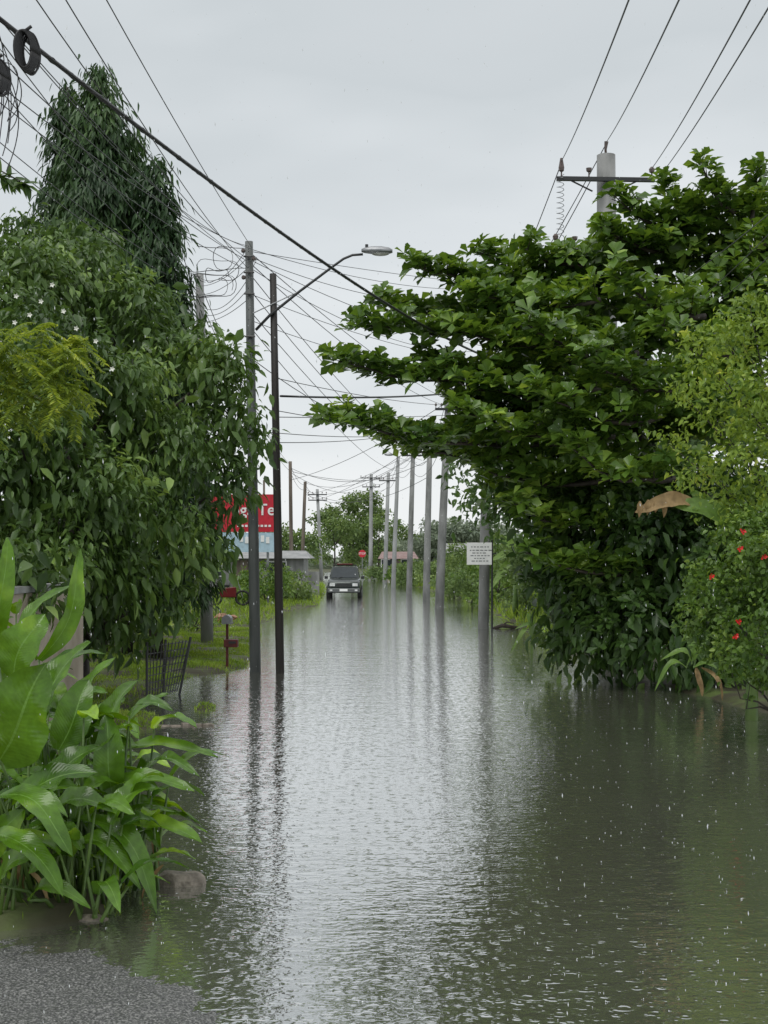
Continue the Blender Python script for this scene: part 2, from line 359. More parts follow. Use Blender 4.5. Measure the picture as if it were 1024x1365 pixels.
nx = len(xs); ii = (np.arange(len(ys)-1)[:,None]*nx+np.arange(nx-1)[None]).ravel()
tag(np_mesh('ground', np.stack([X,Y,Z],-1).reshape(-1,3), np.stack([ii,ii+1,ii+nx+1,ii+nx],1), M['ground'], smooth=True), kind='structure')
tag(MB().add([(-400,-60,0),(400,-60,0),(400,900,0),(-400,900,0)], [(0,1,2,3)]).build('water', M['water']), kind='structure')
n = 340; m_ = 300
ax = np.linspace(-6,-.4,n); ay = np.linspace(3.2,8.4,m_); AX, AY = np.meshgrid(ax, ay)
dx = AX+2.2; dx = np.where(dx < 0, dx*.45, dx)
dd = 1-np.sqrt((dx/1.55)**2+((AY-5.8)/2.25)**2)+.014*np.sin(AX*6+AY*3)+.012*np.sin(AX*15-AY*11)+.008*np.sin(AX*31+AY*23)
AZ = np.clip(dd*.11, -.15, .017)+.007*(np.sin(AX*7+1+np.sin(AY*5))*np.sin(AY*6+.5*np.sin(AX*9)))+.003*np.sin(AX*23)*np.sin(AY*19+AX*5)+RS.normal(size=AX.shape)*.0022
ii = (np.arange(m_-1)[:,None]*n+np.arange(n-1)[None]).ravel()
tag(np_mesh('road', np.stack([AX,AY,AZ],-1).reshape(-1,3), np.stack([ii,ii+1,ii+n+1,ii+n],1), M['asphalt'], smooth=True), kind='structure')

# rain splashes on the water
yy = 5.5*(45/5.5)**RS.uniform(0,1,1500); xx = RS.uniform(-.32,.32,1500)*yy
ok = (xx > edge_l(yy)+.1) & (xx < edge_r(yy)-.1); xx, yy = xx[ok], yy[ok]
n = len(xx); Pp = np.stack([xx,yy,np.zeros(n)],1)
V, f = leaves(T_SMALL, Pp, np.tile([0,0,1.],(n,1))+rn(n)*.3, rn(n), RS.uniform(.004,.012,n), .006)
V2, f2 = leaves(T_SMALL, Pp+rn(n)*[.008,.008,0], np.tile([0,0,1.],(n,1))+rn(n)*.5, rn(n), RS.uniform(.003,.008,n), .005)
V, f = merge([(V,f),(V2,f2)])
tag(np_mesh('rain_splashes', V, f, M['foam']), 'tiny pale splashes thrown up by rain on the flood water', 'rain splashes', kind='stuff')
n=2600; yy=RS.uniform(3.5,17,n); xx=RS.uniform(-.33,.33,n)*yy; zz=RS.uniform(.1,6.5,n)
V,f=leaves(T_SMALL,np.stack([xx,yy,zz],1),np.tile([.06,0,-1.],(n,1))+rn(n)*.03,np.tile([0,-1.,0],(n,1)),RS.uniform(.006,.016,n),.003)
V2,f2=leaves(T_SMALL,np.stack([xx,yy,zz],1),np.tile([.06,0,-1.],(n,1))+rn(n)*.03,np.tile([1.,0,0],(n,1)),RS.uniform(.006,.016,n),.003)
V,f=merge([(V,f),(V2,f2)])
tag(np_mesh('raindrops', V, f, M['foam']), 'fine raindrops falling over the whole street', 'rain', kind='stuff')

# ------------------------------------------------------------------ grass
def grass(name, label, n, x0, x1, y0, y1, hh, w_, thr=-.5):
    x = RS.uniform(x0,x1,n); y = RS.uniform(y0,y1,n); z = height(x,y); k = (z > -.02)
    k &= (np.sin(x*3.1+y*1.3)+np.sin(y*2.3-x*1.7)+RS.normal(size=n)*.7) > thr
    x,y,z = x[k],y[k],z[k]; n = len(x); p = np.stack([x,y,z-.01],1)
    l = hh*RS.uniform(.5,1.3,n)*(.7+.5*np.sin(x*2+y)**2); V, f = leaves(T_SMALL, p, np.tile([0,0,1.],(n,1))+rn(n)*.42, rn(n), l, w_, .1)
    return tag(np_mesh(name, V, f, M['grass']), label, 'grass', kind='stuff')
grass('grass', 'bright wet grass on the left verge around the poles and letterbox', 90000, -6.5,-2.1,18,42,.10,.014,-.2)
grass('grass', 'grass around the foot of the broad leaved plants at lower left', 9000, -3.2,-1.2,7.9,12,.09,.008)
grass('grass', 'rough grass along the far left roadside before the low building', 30000, -12,-2.6,42,110,.32,.035)
grass('grass', 'grass along the far right roadside under the poles', 45000, 1,14,33,140,.45,.05)

# ------------------------------------------------------------------ LEFT: big drooping tree
cl = [K(20,380,22,70,60),K(95,375,23,65,60),K(165,425,23,62,58),K(235,465,22.5,55,48),K(288,495,22,45,50),K(308,570,22,38,52),K(296,648,22,34,52),
      K(60,480,20,80,70),K(150,530,20.5,70,65),K(215,590,21,62,65),K(30,600,19,80,70),K(120,650,19.5,70,70),K(200,700,20.5,60,65),K(268,730,21.5,36,45),
      K(50,740,19,75,65),K(140,770,20,60,55),K(200,800,21,38,42),K(-60,450,21,90,100),K(-70,620,20,90,100),K(110,830,21,50,45),K(-40,760,20,80,80),
      K(100,330,24,45,32),K(25,325,24,50,30),K(172,845,21.5,28,32),K(30,790,16,62,45)]
b = (-4.7,21.8,0.05)
sub = lumps(cl, 12, .40, .78, 1)
p, o = crown_pts(sub, 13, .75, 1.1, .72, .35); p2, o2 = crown_pts(cl, 8, .5, .8, .5)
make_tree('drooping_leaf_tree', 'large dense tree with hanging dark green leaves on the left of the flooded street', 'tree', b, (-4.9,22,4.6), .2, cl,
          [droop_leaves(p,o,9,.142,.36,spread=.12,down=.7,out=.6), droop_leaves(p2,o2,5,.24,.45)], 'mango', seed=1)

def spire(name, label, px, topy, d, halfpx, n, seed=0):
    s = d/F; base = P(px, H0, d); base.z = .1; top = P(px, topy, d); hgt = top.z-base.z
    t = RS.uniform(0,1,n)**.62; z = base.z+1.2+(hgt-1.2)*(1-t)
    a = RS.uniform(0,6.28,n); prof = halfpx*s*np.clip(t*2.0,0,1)**.8*(1+.26*np.sin(t*46+3*np.cos(a+seed)))*RS.uniform(.35,1.1,n)+.03
    o = np.stack([np.cos(a),np.sin(a),np.zeros(n)],1); cx = base.x+(top.x-base.x)*(1-t); cy = base.y
    p = np.stack([cx,np.full(n,cy),z],1)+o*prof[:,None]
    tr = thing(name, label, 'tree', base); MB().tube([base-Vector((0,0,.3)), base.lerp(top,.5), top-Vector((0,0,.2))],[.16,.1,.03],8).build('trunk', M['bark'], tr, True)
    V, f = merge([droop_leaves(p,o,9,.22,.24,spread=.13,down=1.2,jit=.45,out=.5)]); np_mesh('crown', V, f, M['ashok'], tr)
spire('spire_tree','tallest narrow conical tree with drooping foliage behind the left tree',134,86,30,84,4600,1)
spire('spire_tree','slim conical tree just left of the tallest spire tree',90,104,31,54,2600,2)
spire('spire_tree','conical tree filling the gap between the tallest and the shorter spire tree',172,165,30.5,56,2200,3)
spire('spire_tree','shorter conical tree with drooping foliage on the right of the spire trees',208,208,29.5,60,2600,5)

# feathery tree at left
t = thing('feathery_tree','yellow green feathery branch tips in front of the big drooping tree','tree',(-4.3,15.5,.05))
mb = MB(); mb.tube([(-4.6,15.5,-.2),(-4.7,15.4,2),(-4.4,15.3,4),(-4.1,15.3,4.4)],[.09,.07,.05,.02],7)
ps=[];Ds=[];Us=[]; rnd = random.Random(3)
for i in range(150):
    u=rnd.random(); s = Vector((-4.5+u*1.35, 15.2+rnd.uniform(-.5,.4), rnd.uniform(3.75,4.7)-.25*abs(u-.6)))
    a = rnd.uniform(-3.1,3.1); l = rnd.uniform(.22,.48); dr = Vector((math.cos(a), math.sin(a)*.8, rnd.uniform(-.5,.35)))
    pr = []
    for k in range(11):
        q = k/10; pr.append(s+dr*l*q+Vector((0,0,-.45*l*q*q)))
    mb.tube(pr, [.003*(1-.6*k/10) for k in range(11)], 3)
    for k in range(1,11):
        sd = (pr[k]-pr[k-1]).normalized(); sid = sd.cross(Vector((0,0,1))).normalized()
        for g in (-1,1):
            for h in (0,.5):
                ps.append(pr[k].lerp(pr[k-1],h)); Ds.append(sid*g+sd*.5+Vector((0,0,-.2))); Us.append(Vector((0,0,1)))
mb.build('trunk', M['stem'], t, True)
ps=np.array(ps);Ds=np.array(Ds)+rn(len(ps))*.12;Us=np.array(Us)+rn(len(ps))*.3
V,f = leaves(T_LANCE, ps, Ds, Us, RS.uniform(.06,.11,len(ps)), .026); np_mesh('crown', V, f, M['feather'], t)
t = thing('blossom_spray','small white blossoms scattered on the upper left foliage','flowers',P(60,420,18.3))
for (px,py) in ((22,395),(55,402),(85,415),(40,420),(102,438),(150,492),(20,430),(128,455),(70,380)):
    q = P(px,py,18.3); n=5
    ps=np.tile(np.array(q),(n,1)); a=np.arange(n)*6.283/5
    V,f=leaves(T_SMALL,ps,np.stack([np.cos(a),-np.full(n,.4),np.sin(a)],1),np.tile([0,-1.,.2],(n,1)),.04,.025); np_mesh('flower',V,f,M['petal'],t)
t = thing('overhanging_branch','leafy branch tip entering at the upper left edge','branch',P(-40,230,16))
a0=P(-60,215,16); a1=P(40,248,16); mb=MB(); mb.tube([a0,a0.lerp(a1,.5)+Vector((0,0,.08)),a1],[.014,.01,.004],5); mb.build('twig',M['bark'],t)
n=60; q=RS.uniform(.2,1,n)[:,None]; ps=np.array(a0)*(1-q)+np.array(a1)*q
V,f=leaves(T_LANCE,ps,rn(n)*.6+[.5,0,-.6],rn(n)*.3+[0,-.6,1],.2,.06); np_mesh('foliage',V,f,M['mango'],t)

# ------------------------------------------------------------------ RIGHT: almond tree
tiers = [((760,385,27),(548,350,25.5),.8),((780,360,28),(640,335,27),.8),((740,430,26),(472,432,24.5),.9),((720,415,27),(500,400,26),.7),((740,500,26),(450,482,24),.9),
         ((700,520,25),(560,470,25),.7),((760,590,25),(428,555,23.5),.9),((740,610,26),(500,578,25),.8),((760,540,27),(590,520,26.5),.8),((900,330,27),(800,300,26),.8),((930,300,27),(818,262,26.5),.8),((960,290,27),(880,245,27),.7),
         ((980,280,26),(935,218,26),.6),((1000,300,26),(1010,218,26),.7),((1000,330,24),(1100,250,24),.8),((850,470,24),(700,430,23),1.),((880,560,23),(720,520,22.5),1.),((940,420,23),(820,370,22.5),1.),((800,350,27),(700,328,26),.7),((980,470,22),(880,430,21.5),.8),((900,640,23),(760,600,22.5),1.),
         ((820,640,24),(640,620,24),.9),((820,450,25),(600,440,24.5),.7),((800,400,25),(620,385,24.5),.7),((840,700,24),(680,670,23.6),.8),((800,520,24.5),(610,508,24),.7),((820,580,23.5),(610,548,23.4),.9),((860,760,23.8),(700,735,23.5),.7),((900,520,22.6),(780,470,22.4),.9)]
clu = [K(950,330,27,90,60),K(860,350,27.5,90,40),K(780,400,28,80,35),K(900,430,27,100,60),K(790,480,27.5,95,45),K(690,490,27.5,75,26),K(1020,420,26,80,80),K(700,575,27,85,34),
       K(830,570,26.5,110,60),K(950,540,26,100,80),K(740,640,26.5,80,45),K(1060,320,27,80,80),K(670,420,27,70,22),K(645,575,26.5,65,24),K(720,440,26.5,80,40),K(850,660,25,90,50),K(700,380,27,65,24),K(690,620,26,55,32),K(730,530,26,70,36)]
base = P(850,H0,27.5); base.z=.05; top = P(850,400,27.5)
mb = MB(); limbs(mb, base, clu, .24, top, seed=4)
rp=[];ro=[]; rnd=random.Random(9)
for (A,B,wd) in tiers:
    A=P(*A); B=P(*B); ax=(B-A); L_=ax.length; ax.normalize(); side=ax.cross(Vector((0,0,1))).normalized()
    pts=[A+ax*L_*q+Vector((0,0,-.22*math.sin(q*3.14)+rnd.uniform(-.06,.06))) for q in [k/8 for k in range(9)]]
    mb.tube(pts,[.045*(1-q/8)+.010 for q in range(9)],6)
    m=int(L_/.11)
    for i in range(m):
        q=(i+.5)/m; kk=min(7,int(q*8)); c=pts[kk].lerp(pts[kk+1],q*8-kk); lump=.55+.6*abs(math.sin(i*.55+A.x*3))
        for g in (-1,1,0):
            ln=wd*(1-.6*q)*rnd.uniform(.15,1)*(.25 if g==0 else 1)*lump; e=c+side*g*ln+ax*ln*.5+Vector((0,0,rnd.uniform(-.10,.34)*(1.1-.6*q)*lump))
            if rnd.random()<.35: mb.tube([c,e],[.012,.006],4,False)
            for u in range(2 if ln>.3 else 1):
                r_=e.lerp(c,u*.45)+Vector((rnd.uniform(-.06,.06),rnd.uniform(-.06,.06),rnd.uniform(-.05,.09)))
                rp.append(r_); ro.append(ax*.4+side*g*.4)
sub=lumps(clu,9,.38,.8,2)
p,o=crown_pts(sub,7,.8,1.1,.75,.5); p2,o2=crown_pts(clu,7,.45,.8,.5)
t = thing('almond_tree','wide spreading tree with tiered branches of large glossy leaves on the right','tree',base)
mb.build('trunk',M['bark'],t,True)
V,f=merge([rosette(np.array(rp),np.array(ro),7,.275,.56),rosette(p,o,7,.275,.56,tilt=.6),rosette(p2,o2,6,.3,.7)])
np_mesh('crown',V,f,M['almond'],t)
cl=[K(720,665,25.5,50,40),K(775,700,25,70,60),K(745,770,25.5,45,60),K(800,790,24.5,68,75),K(860,710,24,80,75),K(785,860,25,52,46),K(860,830,24,75,70),K(940,740,24,85,85),K(930,860,23.5,80,65),K(1020,800,24,80,110),K(1010,680,24,80,70),K(690,650,26,34,24),K(742,845,25.8,24,28)]
base=P(830,H0,25.5); base.z=.05
sub=lumps(cl,11,.40,.8,3)
p,o=crown_pts(sub,11,.75,1.1,.72,.35); p2,o2=crown_pts(cl,8,.5,.8,.5)
make_tree('dark_leafed_tree','dense dark green bushy tree under the tiered tree, hanging over the water','tree',base,base+Vector((0,0,2.6)),.14,cl,
   [rosette(p,o,8,.19,.52,tilt=1.0),droop_leaves(p2,o2,5,.24,.5)],'mangodk',seed=2)
cl=[K(985,450,18,50,34),K(945,490,18,40,30),K(1010,520,17.5,45,40),K(955,560,18,45,30),K(1000,600,17.5,50,38),K(925,455,18.3,28,18),K(1060,480,17.5,60,90),K(905,520,18.3,24,18),K(1040,620,17.5,50,50),K(890,590,18.3,26,14),K(950,630,18,44,24),K(1000,410,18,34,18),K(985,680,18,50,36),K(920,640,18.2,24,16)]
base=(5.4,18,.06); p,o=crown_pts(cl,22,.25,1.3,.1,.3)
make_tree('yellow_green_tree','slender airy tree with small yellow green leaves at the right edge above the hibiscus','tree',base,(5.2,18,3.8),.05,cl,
   [droop_leaves(p,o,9,.085,.5,spread=.075,down=.25,jit=.7)],'light',seed=3)
cl=[K(1000,760,17,60,60),K(960,800,17.2,42,60),K(1020,850,16.8,60,60),K(970,880,17.4,40,50),K(1060,780,16.5,70,100),K(945,850,17.8,28,45),K(1000,720,17.2,40,35),K(1000,910,17.4,50,28),K(935,780,17.8,25,30)]
base=(4.75,17.4,.05); sub=lumps(cl,9,.38,.85,5); p,o=crown_pts(sub,50,.6,1.2,.6,.3)
t=make_tree('hibiscus_bush','bright green hibiscus bush with red flowers at the right edge','bush',base,(4.8,17.3,1.2),.04,cl,
   [droop_leaves(p,o,7,.075,.6,spread=.07,down=.2,jit=.8)],'hib',seed=6)
for (px,py) in ((948,768),(984,828),(980,848),(990,708),(1018,742),(986,731)):
    q=P(px,py,15.9 if px>965 else 16.4); n=5; a=np.arange(n)*6.283/5+px
    V,f=leaves(T_OBOV,np.tile(np.array(q),(n,1)),np.stack([np.cos(a),-np.full(n,.9)+.5*np.sin(a*2+px),np.sin(a)*.8-.2],1),np.tile([.3,-1.,.2],(n,1)),.05,.032); np_mesh('flower',V,f,M['pink'],t)

# ------------------------------------------------------------------ broad leaf blades
def blade(A, B, wid, sag=.15, nrm=(0,-.6,1), rows=12, torn=0, arch=.12, twist=0, seed=0):
    A=Vector(A);B=Vector(B);ax=B-A;L_=ax.length;ax.normalize();nv=Vector(nrm);nv=(nv-ax*nv.dot(ax)).normalized();sd=ax.cross(nv)
    V=[];UV=[];Fc=[];cols=5; rr=random.Random(seed); sway=rr.uniform(-.05,.05)
    for i in range(rows+1):
        q=i/rows; wdt=wid*.5*(math.sin(math.pi*min(1,q**.85*.90+.07))**.7)*(1 if q<.98 else .2)
        c=A+ax*L_*q+nv*arch*L_*math.sin(math.pi*q)+Vector((0,0,-sag*L_*q*q))+sd*sway*L_*math.sin(q*5)
        an=twist*q+rr.uniform(-.05,.05); s2=sd*math.cos(an)+nv*math.sin(an); n2=nv*math.cos(an)-sd*math.sin(an)
        for k in range(cols):
            u=k/(cols-1)*2-1; wob=rr.uniform(-1,1)*.02*wid*abs(u)+math.sin(q*17+u*2+seed)*.06*wid*abs(u)
            V.append(c+s2*u*wdt+n2*(abs(u)*wdt*.34+wob)); UV.append((k/(cols-1),q))
    for i in range(rows):
        for k in range(cols-1):
            if torn and k in (0,cols-2) and rr.random()<torn: continue
            a=i*cols+k; Fc.append((a,a+1,a+cols+1,a+cols))
    return V,UV,Fc
def blades(specs, name, mat, parent):
    V=[];UV=[];Fc=[]
    for s_ in specs:
        v,u,f=blade(**s_); n=len(V); V+=[tuple(x) for x in v]; UV+=u; Fc+=[tuple(i+n for i in g) for g in f]
    return np_mesh(name,V,Fc,mat,parent,smooth=True,uv=UV)
def lp(a,b,dA,dB,w_,**k): return dict(A=P(*a,dA),B=P(*b,dB),wid=w_*(dA+dB)/2/F,**k)
near=[
 [lp((0,1012),(66,885),8.6,8.4,98,sag=.02,nrm=(.15,-1,.35)),lp((18,905),(58,812),8.9,8.9,60,sag=.05,nrm=(-.1,-1,.5)),lp((52,880),(112,735),9.3,9.5,30,sag=0,nrm=(.9,-.5,.5)),
  lp((-5,860),(6,716),9.4,9.4,30,sag=0,nrm=(.5,-.9,.2)),lp((20,860),(108,770),9.6,9.9,26,sag=.05,nrm=(-.3,-.4,1)),lp((45,990),(120,850),9.2,9.5,44,sag=.03,nrm=(-.6,-.8,.5)),lp((-20,960),(-40,820),9,9,60,nrm=(0,-1,.3)),lp((60,905),(140,862),9.5,9.8,30,sag=.1,nrm=(-.2,-.5,1))],
 [lp((78,1000),(122,905),9.0,9.1,50,sag=.02,nrm=(.2,-1,.5)),lp((100,985),(152,866),9.3,9.6,38,sag=.08,nrm=(-.7,-.6,.7)),lp((128,1000),(190,900),9.4,9.7,38,sag=.05,nrm=(-.6,-.7,.6)),
  lp((150,1060),(138,950),9.1,9.1,42,sag=.02,nrm=(.3,-1,.4)),lp((155,1003),(292,998),9.6,9.4,24,sag=.06,nrm=(0,-.5,1),arch=.08),lp((60,1060),(135,985),8.8,8.9,44,sag=.1,nrm=(-.4,-.7,.8))],
 [lp((125,1062),(258,1040),9.2,9.0,34,sag=.12,nrm=(.1,-.5,1),arch=.15),lp((110,1045),(215,1035),9.5,9.4,32,sag=.15,nrm=(0,-.4,1),arch=.18),lp((165,1098),(268,1118),9.2,9.0,32,sag=.08,nrm=(.2,-.5,1),arch=.12),
  lp((105,1090),(212,1198),8.9,8.7,36,sag=.12,nrm=(.4,-.6,1),arch=.25),lp((90,1130),(190,1160),8.8,8.6,34,sag=.2,nrm=(.2,-.5,1),arch=.25),lp((70,1080),(150,1070),8.6,8.5,40,sag=.12,nrm=(0,-.6,1),arch=.2)],
 [lp((20,1075),(130,1020),8.5,8.4,44,sag=.1,nrm=(-.3,-.7,.9),arch=.15),lp((0,1060),(100,1120),8.3,8.1,42,sag=.15,nrm=(.4,-.7,.9),arch=.2),lp((-10,1110),(80,1180),8.3,8.1,38,sag=.15,nrm=(.4,-.7,.9),arch=.25),
  lp((0,1180),(60,1120),8.4,8.2,34,sag=.1,nrm=(-.3,-.8,.8)),lp((-20,1150),(30,1060),8.5,8.4,46,nrm=(.1,-1,.4)),lp((40,1200),(120,1190),8.4,8.2,28,sag=.2,arch=.25)]]
bases=[(-2.25,9.3),(-1.95,9.6),(-1.75,9.4),(-2.0,8.75)]
labs=['glossy broad leaved plant with the largest oval leaf, at the left edge','broad leaved plant with long thin leaf reaching over the water','low broad leaved plant whose arching leaves dip towards the broken concrete','broad leaved plant nearest the camera at the lower left corner']
rnd=random.Random(21)
def dry(t,bx,by,k):
    for i in range(k):
        a=rnd.uniform(0,6.28); st=Vector((bx+rnd.uniform(-.3,.35),by-.1+rnd.uniform(-.2,.2),rnd.uniform(.12,.4)))
        blades([dict(A=st,B=st+Vector((math.cos(a)*.14,math.sin(a)*.08,-.2)),wid=.035,sag=.1,seed=i)],'dry_leaf',M['dead'],t)
def rand_leaves(bx,by,k,hmax,mb,lo=.3,hw=(.085,.15)):
    out=[]
    for i in range(k):
        a=rnd.uniform(0,6.28); h=rnd.uniform(lo,hmax); b0=Vector((bx+rnd.uniform(-.38,.33),by+rnd.uniform(-.3,.35),.03))
        st=b0+Vector((math.cos(a)*.12,math.sin(a)*.12,h)); le=rnd.uniform(.25,.46); up=rnd.uniform(-.1,.85)
        tip=st+Vector((math.cos(a)*le,math.sin(a)*le,up*le))
        out.append(dict(A=st,B=tip,wid=rnd.uniform(*hw),sag=rnd.uniform(.05,.4),nrm=(-math.cos(a)*.5,-math.sin(a)*.5-.2,1),arch=rnd.uniform(.05,.2),seed=i,twist=rnd.uniform(-.9,.9)))
        mb.tube([b0,b0.lerp(st,.55),st],[.013,.011,.006],6)
    return out
for gi,(sp_,bs) in enumerate(zip(near,bases)):
    t=thing('broad_leaf_plant',labs[gi],'plant',(bs[0],bs[1],.04),'broad leaved plants at lower left')
    mb=MB(); sp2=[dict(s_,seed=j) for j,s_ in enumerate(sp_)]+rand_leaves(bs[0],bs[1],34,1.2 if gi<2 else .72,mb,.15)
    for s_ in sp_:
        A=s_['A']; b0=Vector((bs[0]+(A.x-bs[0])*.35+rnd.uniform(-.08,.08),bs[1]+rnd.uniform(-.1,.15),.02)); mb.tube([b0,b0.lerp(A,.5)+Vector((0,.03,.04)),A],[.016,.013,.008],6)
    mb.build('stem',M['stem'],t,True); blades(sp2,'foliage',M['broad'],t); dry(t,bs[0],bs[1],4)
for gi,(bx,by,hh,lb) in enumerate([(-2.9,10.6,1.5,'leafy broad leaved plant behind, beside the beige wall'),(-2.3,11.2,1.0,'broad leaved plant at the back of the bed, furthest from the camera'),(-2.7,9.6,1.2,'broad leaved plant half cut off by the left frame edge'),(-3.35,12.0,1.75,'tall broad leaved plant partly hiding the beige wall')]):
    t=thing('broad_leaf_plant',lb,'plant',(bx,by,.04),'broad leaved plants at lower left'); mb=MB(); sp2=rand_leaves(bx,by,40,hh,mb)
    mb.build('stem',M['stem'],t,True); blades(sp2,'foliage',M['broad'],t)

def banana(label,base,stemh,sp_,dead=(),r=.09,group='banana plants'):
    t=thing('banana_plant',label,'plant',base,group); b=Vector(base)
    MB().tube([b-Vector((0,0,.2)),b+Vector((.02,0,stemh*.5)),b+Vector((0,0,stemh))],[r,r*.8,r*.5],9).build('stem',M['stem'],t,True)
    for s_ in sp_:
        lf=blades([s_],'leaf',M['banana'],t); MB().tube([b+Vector((0,0,stemh*.9)),Vector(s_['A']).lerp(b+Vector((0,0,stemh)),.5)+Vector((0,0,.1)),s_['A']],[.03,.022,.014],6).build('leaf_stalk',M['stem'],lf,True)
    for s_ in dead: blades([s_],'leaf',M['dead'],t)['label']='dry brown leaf end'
banana('banana plant whose torn leaf with a brown dry tip reaches left, at the right edge',(4.95,19.2,.05),2.3,
  [lp((985,712),(888,664),18.0,18.0,28,sag=.02,nrm=(.2,-1,.5),torn=.03,rows=26,arch=.14),lp((980,706),(922,650),18.2,18.4,20,sag=.0,nrm=(-.6,-.8,.4),rows=20),lp((1000,700),(1040,620),19.2,19.2,40,nrm=(.5,-1,.2)),lp((990,735),(1000,680),18,17.8,30,nrm=(.2,-1,.3))],
  [lp((925,670),(846,676),17.95,17.95,22,sag=.06,nrm=(.0,-1,.5),rows=22,arch=.12)]+[lp((853+i*11,668-(i%2)*2),(851+i*11,688-(i%3)*3),17.9,17.9,8,sag=.1,nrm=(.2,-1,.2),rows=4) for i in range(4)])
banana('young banana plant with thin drooping leaves at the foot of the dark tree',tuple(G(930,905)),.5,
  [lp((922,885),(880,865),21.6,21.5,12,sag=.3,arch=.3),lp((925,880),(950,850),21.6,21.5,12,sag=.2,arch=.2),lp((925,875),(912,842),21.6,21.7,12,sag=.1),lp((925,890),(965,890),21.5,21.4,10,sag=.4,arch=.3),lp((915,890),(872,902),21.5,21.4,10,sag=.4,arch=.4)],
  [lp((928,890),(935,925),21.5,21.4,8,sag=.1),lp((935,890),(962,926),21.5,21.4,8,sag=.2,arch=.3)],r=.05)
banana('banana plant in the gap beside the white notice board',(4.6,50,.1),1.5,
  [lp((690,760),(652,735),48,47,18,sag=.2,arch=.2,torn=.1),lp((690,755),(662,708),48,48,18,sag=.05,arch=.15),lp((695,750),(700,700),49,49,16),lp((692,765),(650,765),48,47,14,sag=.4,arch=.3),lp((700,760),(735,720),48,48,16,sag=.2)],r=.12)
banana('small banana plant at the waterline left of the dark tree',tuple(G(708,872)),.35,
  [lp((708,845),(686,825),31,30.8,9,sag=.4,arch=.3),lp((708,845),(731,830),31,30.8,9,sag=.3,arch=.3),lp((708,842),(704,812),31,31,9),lp((708,850),(680,850),31,30.6,8,sag=.5,arch=.4),lp((710,850),(738,856),31,30.6,8,sag=.4,arch=.4)],r=.04)

# ------------------------------------------------------------------ rocks, kerb, driftwood
g=G(238,1182); mb=MB()
ring=[(-.17,-.05),(-.10,-.085),(-.02,-.10),(.08,-.085),(.15,-.05),(.17,.02),(.11,.08),(.02,.11),(-.08,.10),(-.15,.05)]; k_=len(ring)
rs=random.Random(8)
mb.add([g+Vector((x*1.08,y*1.05+.08,-.05)) for x,y in ring]+[g+Vector((x*rs.uniform(.94,1.05),y+.08,.045+rs.uniform(-.012,.012))) for x,y in ring]+[g+Vector((x*.8*rs.uniform(.9,1.05),y*.78+.08,.075+rs.uniform(-.012,.012))) for x,y in ring]+[g+Vector((0,.08,.082))],
   [(i,(i+1)%k_,(i+1)%k_+k_,i+k_) for i in range(k_)]+[(i+k_,(i+1)%k_+k_,(i+1)%k_+2*k_,i+2*k_) for i in range(k_)]+[(i+2*k_,(i+1)%k_+2*k_,3*k_) for i in range(k_)])
tag(mb.build('concrete_chunk',M['rock'],bevel=.006),'broken slab of concrete at the water edge by the broad leaved plants','rock')
q=G(120,1228); tag(MB().ball((q.x,q.y+.05,.0),(.10,.06,.028),12,7,.14).build('concrete_chunk',M['rock']),'small flat stone under the lowest broad leaves','rock')
mb=MB()
for i in range(10): mb.box((-3.55+.14*i,18.55+.05*math.sin(i*2),-.012+.012*math.sin(i)),(.138,.13,.06+.012*math.sin(i*3)),rz=.05*i)
tag(mb.build('kerb',M['rock'],bevel=.01),'short broken kerb edge crossing the shallow water at left','kerb')
g=G(672,838); mb=MB()
mb.tube([g+Vector((-.35,0,.0)),g+Vector((-.05,.1,.09)),g+Vector((.45,.05,.02))],[.04,.07,.04],7).tube([g+Vector((-.1,.1,.05)),g+Vector((.1,.05,.2)),g+Vector((.3,0,.16))],[.03,.025,.012],6)
tag(mb.build('driftwood',M['bark'],None,True),'dark driftwood lying in the water beside the notice board post','debris')

# ------------------------------------------------------------------ wall, mesh fence, letterbox
t=thing('garden_wall','beige rendered garden wall behind the broad leaved plants at left','wall',(-3.95,15,0))
MB().box((-4.0,14.9,.85),(.15,7.4,1.9)).build('wall_panel',M['wall'],t); MB().box((-4.0,14.9,1.84),(.21,7.5,.07)).build('coping',M['conc'],t)
t=thing('mesh_fence','dark leaning wire mesh fence panel at the left water edge','fence',tuple(P(215,940,21.6)))
a=G(196,938);b=G(236,926)
for k,(q,ln) in enumerate(((a,0),(a.lerp(b,.5),.05),(b,.22))): MB().tube([q-Vector((0,0,.2)),q+Vector((ln,0,.92))],.022,6).build('post',M['dark'],t)
mb=MB()
for i in range(13):
    q=a.lerp(b,i/12); mb.tube([q+Vector((0,0,.05)),q+Vector((.2*i/12,0,.88))],.008,4)
for k in range(8): z=.08+.11*k; mb.tube([a+Vector((0,0,z)),b+Vector((.2*z,0,z))],.008,4)
mb.build('mesh_panel',M['dark'],t)
q=G(303,893); t=thing('letterbox','rust red letterbox on a dark post with a grey domed mailbox above','letterbox',q)
MB().box(q+Vector((0,0,.42)),(.05,.05,1.1)).build('post',M['brick'],t)
MB().box(q+Vector((.08,-.02,.52)),(.27,.20,.15)).build('box',M['brick'],t,bevel=.012)
MB().box(q+Vector((.11,-.13,.54)),(.14,.015,.04)).build('slot',M['dark'],t)
mb=MB(); s_=[]
for i in range(9): an=math.pi*i/8; s_.append((math.cos(an)*.09,math.sin(an)*.09))
vs=[q+Vector((x,-.18,.98+z)) for x,z in s_]+[q+Vector((x,.18,.98+z)) for x,z in s_]; fs=[(i,i+1,i+10,i+9) for i in range(8)]+[tuple(range(8,-1,-1)),tuple(range(9,18)),(0,9,17,8)]
mb.add(vs,fs).box(q+Vector((0,0,.94)),(.18,.36,.08)).build('mailbox',M['steel'],t)
q=Vector((-4.95,44,.12)); mb=MB(); rnd2=random.Random(4)
